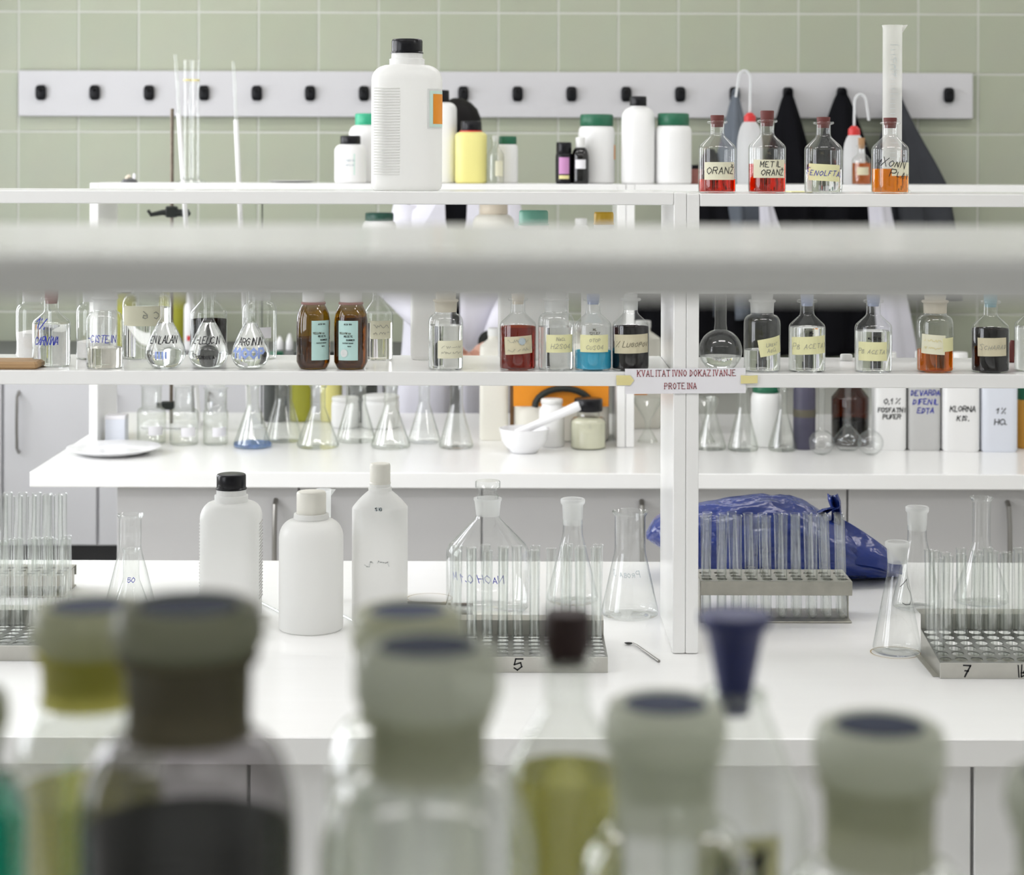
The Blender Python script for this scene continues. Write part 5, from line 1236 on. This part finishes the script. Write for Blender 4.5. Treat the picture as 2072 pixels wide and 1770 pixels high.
# ================================================================== coats on the hooks
def hang_cloth(px, label, mat, wpx, bot_py, sway=0.0, seed=1, name='hanging_jacket', cat='jacket', dep=0.09, top_py=184, folds=5, shape=0.55, collar=True):
    d = WALL_D-0.11; s = F/d
    t = thing(name, label, cat, (X(px, d), d, Zp(bot_py, d)))
    z1 = Zp(top_py, d)-Zp(bot_py, d); rnd = random.Random(seed); ph = [rnd.uniform(0, 6) for _ in range(6)]
    m = MB(); n = 64; rows = 34; vs_ = []; fs = []
    for k in range(rows+1):
        f = k/rows                     # 0 at the hook, 1 at the hem
        z = z1*(1-f); wd = (wpx/s/2)*(0.10+0.90*min(1, f*2.1)**shape)*(1+0.05*math.sin(5*f+ph[0])); dp = dep*(0.25+0.75*min(1, f*2.5)**0.5)
        amp = 0.24*min(1, f*3)
        for i in range(n):
            a = 2*PI*i/n
            r = 1+amp*math.sin(folds*a+ph[1]+1.5*math.sin(2*f+ph[2]))+0.06*min(1, f*3)*math.sin((folds*2+1)*a+ph[3]+2*f)
            x = wd*r*math.cos(a)+sway*f; y = dp*r*math.sin(a)
            vs_.append((x, min(y, 0.075), z+0.008*math.sin(3*a+ph[4])*f))
    for k in range(rows):
        for i in range(n): j = (i+1) % n; fs.append((k*n+i, (k+1)*n+i, (k+1)*n+j, k*n+j))
    fs.append(tuple(range(n))); fs.append(tuple(rows*n+i for i in range(n-1, -1, -1)))
    m.add(vs_, fs); m.build('cloth', mat, t, ang=180)
    if collar: MB().tube([(-0.012, -0.02, z1-0.012), (-0.008, -0.045, z1+0.004), (0.0, -0.056, z1+0.010), (0.008, -0.045, z1+0.004), (0.012, -0.02, z1-0.012)], 0.006, 8).build('hanging_loop', mat, t)
hang_cloth(1487, 'steel-grey jacket on the first of the crowded hooks', 'fabric_steel', 92, 640, 0.0, 3, shape=0.9)
hang_cloth(1594, 'narrow black jacket hanging between two hooks of dark coats', 'fabric_black', 118, 716, 0.0, 4, shape=0.75)
hang_cloth(1703, 'wide black jacket hanging behind the orange reagent bottle', 'fabric_black', 172, 712, 0.0, 5, shape=0.8)
hang_cloth(1812, 'dark grey jacket hanging rightmost on the board', 'fabric_grey', 150, 600, 0.10, 6, shape=1.0)
hang_cloth(1437, 'long black coat hanging low right beside the white post', 'fabric_black', 150, 735, 0.0, 7, name='hanging_coat', cat='coat', shape=0.8, top_py=300, collar=False)
hang_cloth(1330, 'black coat hanging left of the white post', 'fabric_black', 150, 735, 0.0, 12, name='hanging_coat', cat='coat', shape=0.8, top_py=470, collar=False)
d = WALL_D-0.24; s = F/d
def cloth_strip(px0, py0, px1, py1, w0, w1, label, seed):
    t = thing('white_lab_coat', label, 'lab coat', (X(px1, d), d, Zp(py1, d)))
    m = MB(); n = 40; rows = 20; vs_ = []; fs = []; rnd = random.Random(seed); ph = rnd.uniform(0, 6)
    zt = Zp(py0, d)-Zp(py1, d); dx = (px0-px1)/s
    for k in range(rows+1):
        f = k/rows; wd = (w0+(w1-w0)*f)/s/2
        for i in range(n):
            a = 2*PI*i/n; r = 1+0.22*math.sin(4*a+ph+f)
            vs_.append((dx*(1-f)+wd*r*math.cos(a), 0.03*r*math.sin(a), zt*(1-f)))
    for k in range(rows):
        for i in range(n): j = (i+1) % n; fs.append((k*n+i, (k+1)*n+i, (k+1)*n+j, k*n+j))
    fs.append(tuple(range(n))); fs.append(tuple(rows*n+i for i in range(n-1, -1, -1)))
    m.add(vs_, fs); m.build('cloth', 'fabric_white', t, ang=180)
cloth_strip(1775, 380, 1822, 745, 34, 70, 'white lab coat hanging over the dark jackets at the right', 3)
cloth_strip(1548, 400, 1560, 470, 20, 36, 'white cloth tip hanging among the black jackets', 8)

# ================================================================== person behind the rear bench
def person():
    d = 7.78; cx = X(925, d)
    t = thing('person', 'person with black hair in an open white lab coat over a black top', 'person', (cx, d, 0.0))
    top = Zp(203, d)                      # crown of the head
    hd = top-0.125                        # centre of the head
    sh = top-0.40                         # shoulder height
    hipz = 0.98
    V = {}; vl = []; ed = []; rad = []
    def jv(n_, p, r, par=None):
        V[n_] = len(vl); vl.append(p); rad.append(r)
        if par: ed.append((V[par], V[n_]))
    jv('pelvis', (0, 0, hipz), (0.155, 0.11)); jv('waist', (0, -0.005, 1.16), (0.135, 0.10), 'pelvis'); jv('chest', (0, -0.01, sh-0.12), (0.165, 0.115), 'waist')
    jv('upper', (0, -0.01, sh+0.01), (0.10, 0.085), 'chest'); jv('neck', (0, -0.025, sh+0.08), (0.055, 0.055), 'upper'); jv('neck2', (0, -0.04, sh+0.14), (0.055, 0.058), 'neck')
    for sx, nm in ((-1, 'l'), (1, 'r')):
        jv('sh'+nm, (sx*0.185, -0.005, sh-0.035), (0.066, 0.066), 'upper')
        jv('el'+nm, (sx*0.245, -0.03, sh-0.33), (0.046, 0.046), 'sh'+nm)
        hx = sx*0.085-0.0
        wr = (0.055+sx*0.085, -0.235, 0.985)
        jv('wr'+nm, wr, (0.027, 0.030), 'el'+nm)
        jv('pa'+nm, (wr[0]-sx*0.03, wr[1]-0.045, wr[2]-0.014), (0.033, 0.018), 'wr'+nm)
        jv('hip'+nm, (sx*0.10, 0, hipz-0.08), (0.088, 0.09), 'pelvis'); jv('kn'+nm, (sx*0.105, -0.015, 0.52), (0.058, 0.062), 'hip'+nm); jv('an'+nm, (sx*0.11, 0.01, 0.09), (0.040, 0.042), 'kn'+nm); jv('to'+nm, (sx*0.12, -0.13, 0.035), (0.040, 0.030), 'an'+nm)
    me = bpy.data.meshes.new('body'); me.from_pydata(vl, ed, []); me.update()
    o = bpy.data.objects.new('body', me); COL.objects.link(o); o.parent = t
    sk = o.modifiers.new('skin', 'SKIN'); sk.use_smooth_shade = True
    if not me.skin_vertices: me.skin_vertices.new() if hasattr(me.skin_vertices, 'new') else None
    if me.skin_vertices:
        for i, v in enumerate(me.skin_vertices[0].data): v.radius = rad[i]; v.use_root = (i == 0)
    sb = o.modifiers.new('sub', 'SUBSURF'); sb.levels = 2; sb.render_levels = 2
    me.materials.append(MATS['fabric_black'])
    # head with face, ears
    m = MB(); rings = []
    prof = [(-0.118, 0.040, 0.046, -0.030), (-0.105, 0.050, 0.062, -0.024), (-0.085, 0.058, 0.074, -0.016), (-0.055, 0.066, 0.084, -0.008), (-0.02, 0.072, 0.092, -0.002), (0.02, 0.076, 0.097, 0.002), (0.06, 0.074, 0.095, 0.004), (0.09, 0.062, 0.080, 0.006), (0.112, 0.038, 0.050, 0.008), (0.123, 0.012, 0.016, 0.008)]
    for (z, a, b, y) in prof: rings.append((a, b, hd+z, 2.2, 0, -0.03+y))
    m.loft(rings, 32); m.build('head', 'skin', t, ang=180)
    MB().loft([(0.006, 0.010, hd+0.01, 2, 0, -0.122), (0.010, 0.014, hd-0.015, 2, 0, -0.128), (0.016, 0.016, hd-0.032, 2, 0, -0.126), (0.010, 0.010, hd-0.040, 2, 0, -0.118)], 12).build('nose', 'skin', t)
    MB().loft([(0.022, 0.006, hd-0.072, 2, 0, -0.104), (0.026, 0.009, hd-0.064, 2, 0, -0.108), (0.020, 0.006, hd-0.056, 2, 0, -0.109)], 12).build('mouth', 'rubber_brown', t)
    for sx in (-1, 1):
        MB().loft([(0.010, 0.005, hd-0.006, 2, sx*0.030, -0.117), (0.014, 0.008, hd+0.002, 2, sx*0.030, -0.119), (0.010, 0.005, hd+0.010, 2, sx*0.030, -0.119)], 12).build('eye', 'paper_white', t)
        MB().loft([(0.004, 0.003, hd-0.003, 2, sx*0.030, -0.126), (0.005, 0.004, hd+0.002, 2, sx*0.030, -0.127), (0.004, 0.003, hd+0.007, 2, sx*0.030, -0.126)], 10).build('pupil', 'hair_black', t)
        MB().loft([(0.006, 0.012, hd-0.03, 2, sx*0.076, -0.02), (0.011, 0.020, hd+0.0, 2, sx*0.080, -0.018), (0.008, 0.018, hd+0.025, 2, sx*0.080, -0.016)], 12).build('ear', 'skin', t)
    # hair cap falling to the shoulders
    m = MB(); rg = []
    for (z, a, b, y) in ((-0.22, 0.088, 0.050, 0.060), (-0.12, 0.096, 0.070, 0.044), (-0.03, 0.098, 0.086, 0.024), (-0.004, 0.098, 0.112, -0.012), (0.02, 0.097, 0.116, -0.008), (0.055, 0.093, 0.112, -0.002), (0.09, 0.079, 0.098, 0.004), (0.115, 0.054, 0.068, 0.006), (0.132, 0.018, 0.024, 0.008)):
        rg.append((a, b, hd+z, 2.2, 0, -0.03+y))
    m.loft(rg, 36); m.build('hair', 'hair_black', t, ang=180)
    # lab coat: open front shell with lapels and sleeves
    m = MB(); n = 44; rows = 22; vs_ = []; fs = []
    for k in range(rows+1):
        f = k/rows; z = sh+0.055-(sh+0.055-0.62)*f
        if f < 0.10: a, b = 0.115+(0.225-0.115)*math.sin(f/0.10*PI/2), 0.085+0.05*f/0.10
        else: a, b = 0.225-0.02*math.sin((f-0.1)*PI)+0.06*max(0, f-0.5), 0.135+0.03*f
        gap = 0.30-0.22*min(1, f/0.25)
        for i in range(n+1):
            an = -PI/2+gap+(2*PI-2*gap)*i/n
            w_ = 1+0.03*f*math.sin(9*an)
            vs_.append((a*w_*math.cos(an), b*w_*math.sin(an)-0.005, z))
    for k in range(rows):
        for i in range(n): q = k*(n+1)+i; fs.append((q, q+n+1, q+n+2, q+1))
    m.add(vs_, fs); co = m.build('lab_coat', 'fabric_white', t, ang=180)
    so = co.modifiers.new('solid', 'SOLIDIFY'); so.thickness = 0.006
    for sx in (-1, 1):
        # lapel
        MB().add([(sx*0.045, -0.135, sh+0.05), (sx*0.105, -0.115, sh+0.045), (sx*0.125, -0.150, sh-0.09), (sx*0.035, -0.158, sh-0.20), (sx*0.045, -0.127, sh+0.05), (sx*0.105, -0.107, sh+0.045), (sx*0.125, -0.142, sh-0.09), (sx*0.035, -0.150, sh-0.20)],
                 [(0, 1, 2, 3), (7, 6, 5, 4), (0, 4, 5, 1), (1, 5, 6, 2), (2, 6, 7, 3), (3, 7, 4, 0)]).build('lapel', 'fabric_white', co, smooth=False)
        wr = Vector((0.055+sx*0.085, -0.235, 0.985)); el = Vector((sx*0.245, -0.03, sh-0.33)); s0 = Vector((sx*0.165, -0.005, sh-0.02))
        pts = [s0, s0*0.7+el*0.3, s0*0.35+el*0.65, el+Vector((sx*0.008, 0.012, 0)), el*0.6+wr*0.4, el*0.12+wr*0.88]
        MB().tube(pts, [0.085, 0.082, 0.074, 0.068, 0.060, 0.050], 18).build('sleeve', 'fabric_white', co, ang=180)
        # hand: palm and five fingers
        c = Vector((wr.x-sx*0.012, wr.y-0.03, wr.z-0.008)); dirv = Vector((-sx*0.50, -0.80, -0.28)).normalized(); side = Vector((-sx*0.80, 0.55, 0.0)).normalized(); up = side.cross(dirv)
        if up.z < 0: up = -up
        h_ = MB(); h_.tube([c-dirv*0.025, c+dirv*0.01, c+dirv*0.055, c+dirv*0.085], [0.024, 0.031, 0.034, 0.028], 12)
        for q, (off, L) in enumerate(((-0.027, 0.058), (-0.009, 0.072), (0.009, 0.076), (0.027, 0.068))):
            b0 = c+dirv*0.078+side*off; h_.tube([b0, b0+dirv*L*0.45+up*0.004, b0+dirv*L*0.78-up*0.010, b0+dirv*L*0.95-up*0.026], [0.0095, 0.009, 0.0082, 0.0065], 8)
        b0 = c+dirv*0.02+side*0.026; h_.tube([b0, b0+dirv*0.030+side*0.022-up*0.006, b0+dirv*0.058+side*0.026-up*0.016], [0.011, 0.010, 0.008], 8)
        h_.build('hand', 'skin', t, ang=60)
    # wristwatch
    wr = Vector((0.055+0.085, -0.225, 0.992))
    MB().tube([wr+Vector((0.006, 0.012, 0.002)), wr+Vector((-0.006, -0.012, -0.002))], 0.052, 16).build('watch', 'iron_dark', t)
person()

# ================================================================== blurred jars on the near shelf
ZN = NMID
def near_jar(px, d, py_top, head_px, neck_px, body_px, label, liq=None, liq_py=None, head='ground_olive', neck='ground_grey', body='near_glass', head_h=0.0225, neck_h=0.030, sh_h=0.034, name='stoppered_jar', topdisc=True, lab_=None):
    s = F/d; zt = Zp(py_top, d)-ZN; rh, rn, R = head_px/2/s, neck_px/2/s, body_px/2/s
    t = thing(name, label, 'jar', (X(px, d), d, ZN+0.0003))
    zh = zt-head_h; zn = zh-neck_h; zs = zn-sh_h
    p = [(0.00001, 0.002), (R*0.88, 0.001), (R*0.97, 0.004), (R, 0.012), (R, zs)]+arc(R, zs, rn*1.04, zn, 7)[1:]
    MB().lathe(p, 48).build('glass_body', body, t, ang=60)
    MB().lathe([(rn*1.04, zn), (rn, zn+0.006), (rn*1.02, zh-0.006), (rn*1.14, zh-0.003), (rn*1.14, zh)], 40).build('neck', neck, t, ang=60)
    MB().lathe([(rn*0.9, zh-0.02), (rn*0.98, zh+0.001), (rh*0.93, zh+0.002), (rh, zh+0.006), (rh, zt-0.009), (rh*0.93, zt-0.002), (rh*0.80, zt), (rh*0.74, zt-0.0005), (rh*0.70, zt-0.002), (0.00001, zt-0.003)], 44).build('stopper', head, t, ang=60)
    if topdisc: MB().solid([(rh*0.66, zt-0.0028), (rh*0.66, zt-0.0012)], 36).build('top_disc', 'stopper_top_blue', t)
    if liq:
        zl = Zp(liq_py, d)-ZN
        MB().solid(fill_prof([q for q in p if q[0] > 0.001], zl, 0.002), 44).build('liquid', liq, t, ang=50)
    return t, R, zs
near_jar(385, 0.82, 1222, 306, 250, 436, 'blurred jar of black liquid with a broad stopper in the foreground', 'near_black', 1680, body='near_smoky', head='ground_dark', neck='ground_brown', head_h=0.0205, neck_h=0.034, sh_h=0.036)
near_jar(868, 0.83, 1302, 298, 236, 440, 'blurred large clear jar with stopper at the centre foreground', None, None, head='ground_grey', neck='ground_olive', head_h=0.028, neck_h=0.026, sh_h=0.040)
near_jar(828, 1.02, 1232, 228, 190, 330, 'blurred stoppered jar behind the large clear foreground jar', None, None, head='ground_olive', neck='ground_olive', head_h=0.026)
near_jar(1350, 0.95, 1418, 250, 206, 360, 'blurred clear jar with stopper left of the blue conical stopper', None, None, head='ground_grey', neck='ground_grey', head_h=0.024, neck_h=0.034)
near_jar(1783, 0.92, 1460, 268, 222, 400, 'blurred clear jar with stopper at the right foreground', None, None, head='ground_grey', neck='ground_olive', head_h=0.026, neck_h=0.038)
near_jar(185, 0.98, 1224, 236, 190, 300, 'blurred jar of yellow liquid half behind the black liquid jar', 'liquid_olive', 1600, head='ground_olive', neck='ground_yellow', head_h=0.023, neck_h=0.026)
near_jar(-75, 0.86, 1400, 190, 150, 276, 'blurred jar of teal liquid at the left picture edge', 'liquid_green', 1500, head='ground_olive', neck='ground_grey', head_h=0.020, neck_h=0.016, sh_h=0.02)
near_jar(2165, 0.86, 1560, 250, 200, 400, 'blurred clear jar cut off by the lower right corner', None, None, head='ground_grey', neck='ground_grey')
def near_flask(px, d, py_top, label, stop, liq, liq_py, kind):
    s = F/d; t = thing('stoppered_bottle', label, 'bottle', (X(px, d), d, ZN+0.0003))
    zt = Zp(py_top, d)-ZN
    if kind == 'rubber':
        zl = zt-92/s; rn = 44/s; R = 122/s; zn = zt-200/s; zs = zt-330/s
    else:
        zl = zt-165/s; rn = 52/s; R = 150/s; zn = zl-10/s; zs = zt-400/s
    p = [(0.00001, 0.002), (R*0.9, 0.001), (R, 0.008), (R, zs), (R*0.97, zs+0.006), (rn*1.12, zn), (rn, zn+0.006), (rn, zl)]
    MB().lathe(p, 44).build('glass_body', 'glass_jar', t, ang=60)
    MB().lathe([(rn, zl-0.004), (rn*1.3, zl-0.002), (rn*1.3, zl+0.001), (rn, zl+0.002)], 36).build('lip', 'glass_jar', t)
    if kind == 'rubber':
        MB().solid([(rn*0.9, zl-0.004), (rn*0.96, zl+0.001), (rn*1.13, zl+0.006), (rn*1.13, zt-0.004), (rn*1.04, zt)], 32).build('stopper', stop, t, ang=50)
    else:
        MB().solid([(rn*0.55, zl-0.010), (rn*0.66, zl), (rn*0.92, zl+0.020), (rn*1.12, zt-0.009), (rn*1.36, zt-0.006), (rn*1.42, zt-0.002), (rn*1.36, zt)], 32).build('stopper', stop, t, ang=50)
    if liq: MB().solid(fill_prof([q for q in p if q[0] > 0.001], Zp(liq_py, d)-ZN, 0.002), 40).build('liquid', liq, t, ang=50)
    return t, R, zs
t, R, zs = near_flask(1150, 1.00, 1237, 'blurred clear bottle with dark red rubber stopper in the foreground', 'rubber_dark', 'liquid_olive', 1560, 'rubber')
t, R, zs = near_flask(1490, 1.06, 1240, 'blurred clear bottle with conical blue stopper in the foreground', 'stopper_navy', None, None, 'blue')
lab(t, R*0.985, zs-0.018, 0.045, 0.034, 'paper_yellow', -0.05, 0, [('M1', 0.0, 0.016)], ink='ink_black', tw=0.004, seed=3)
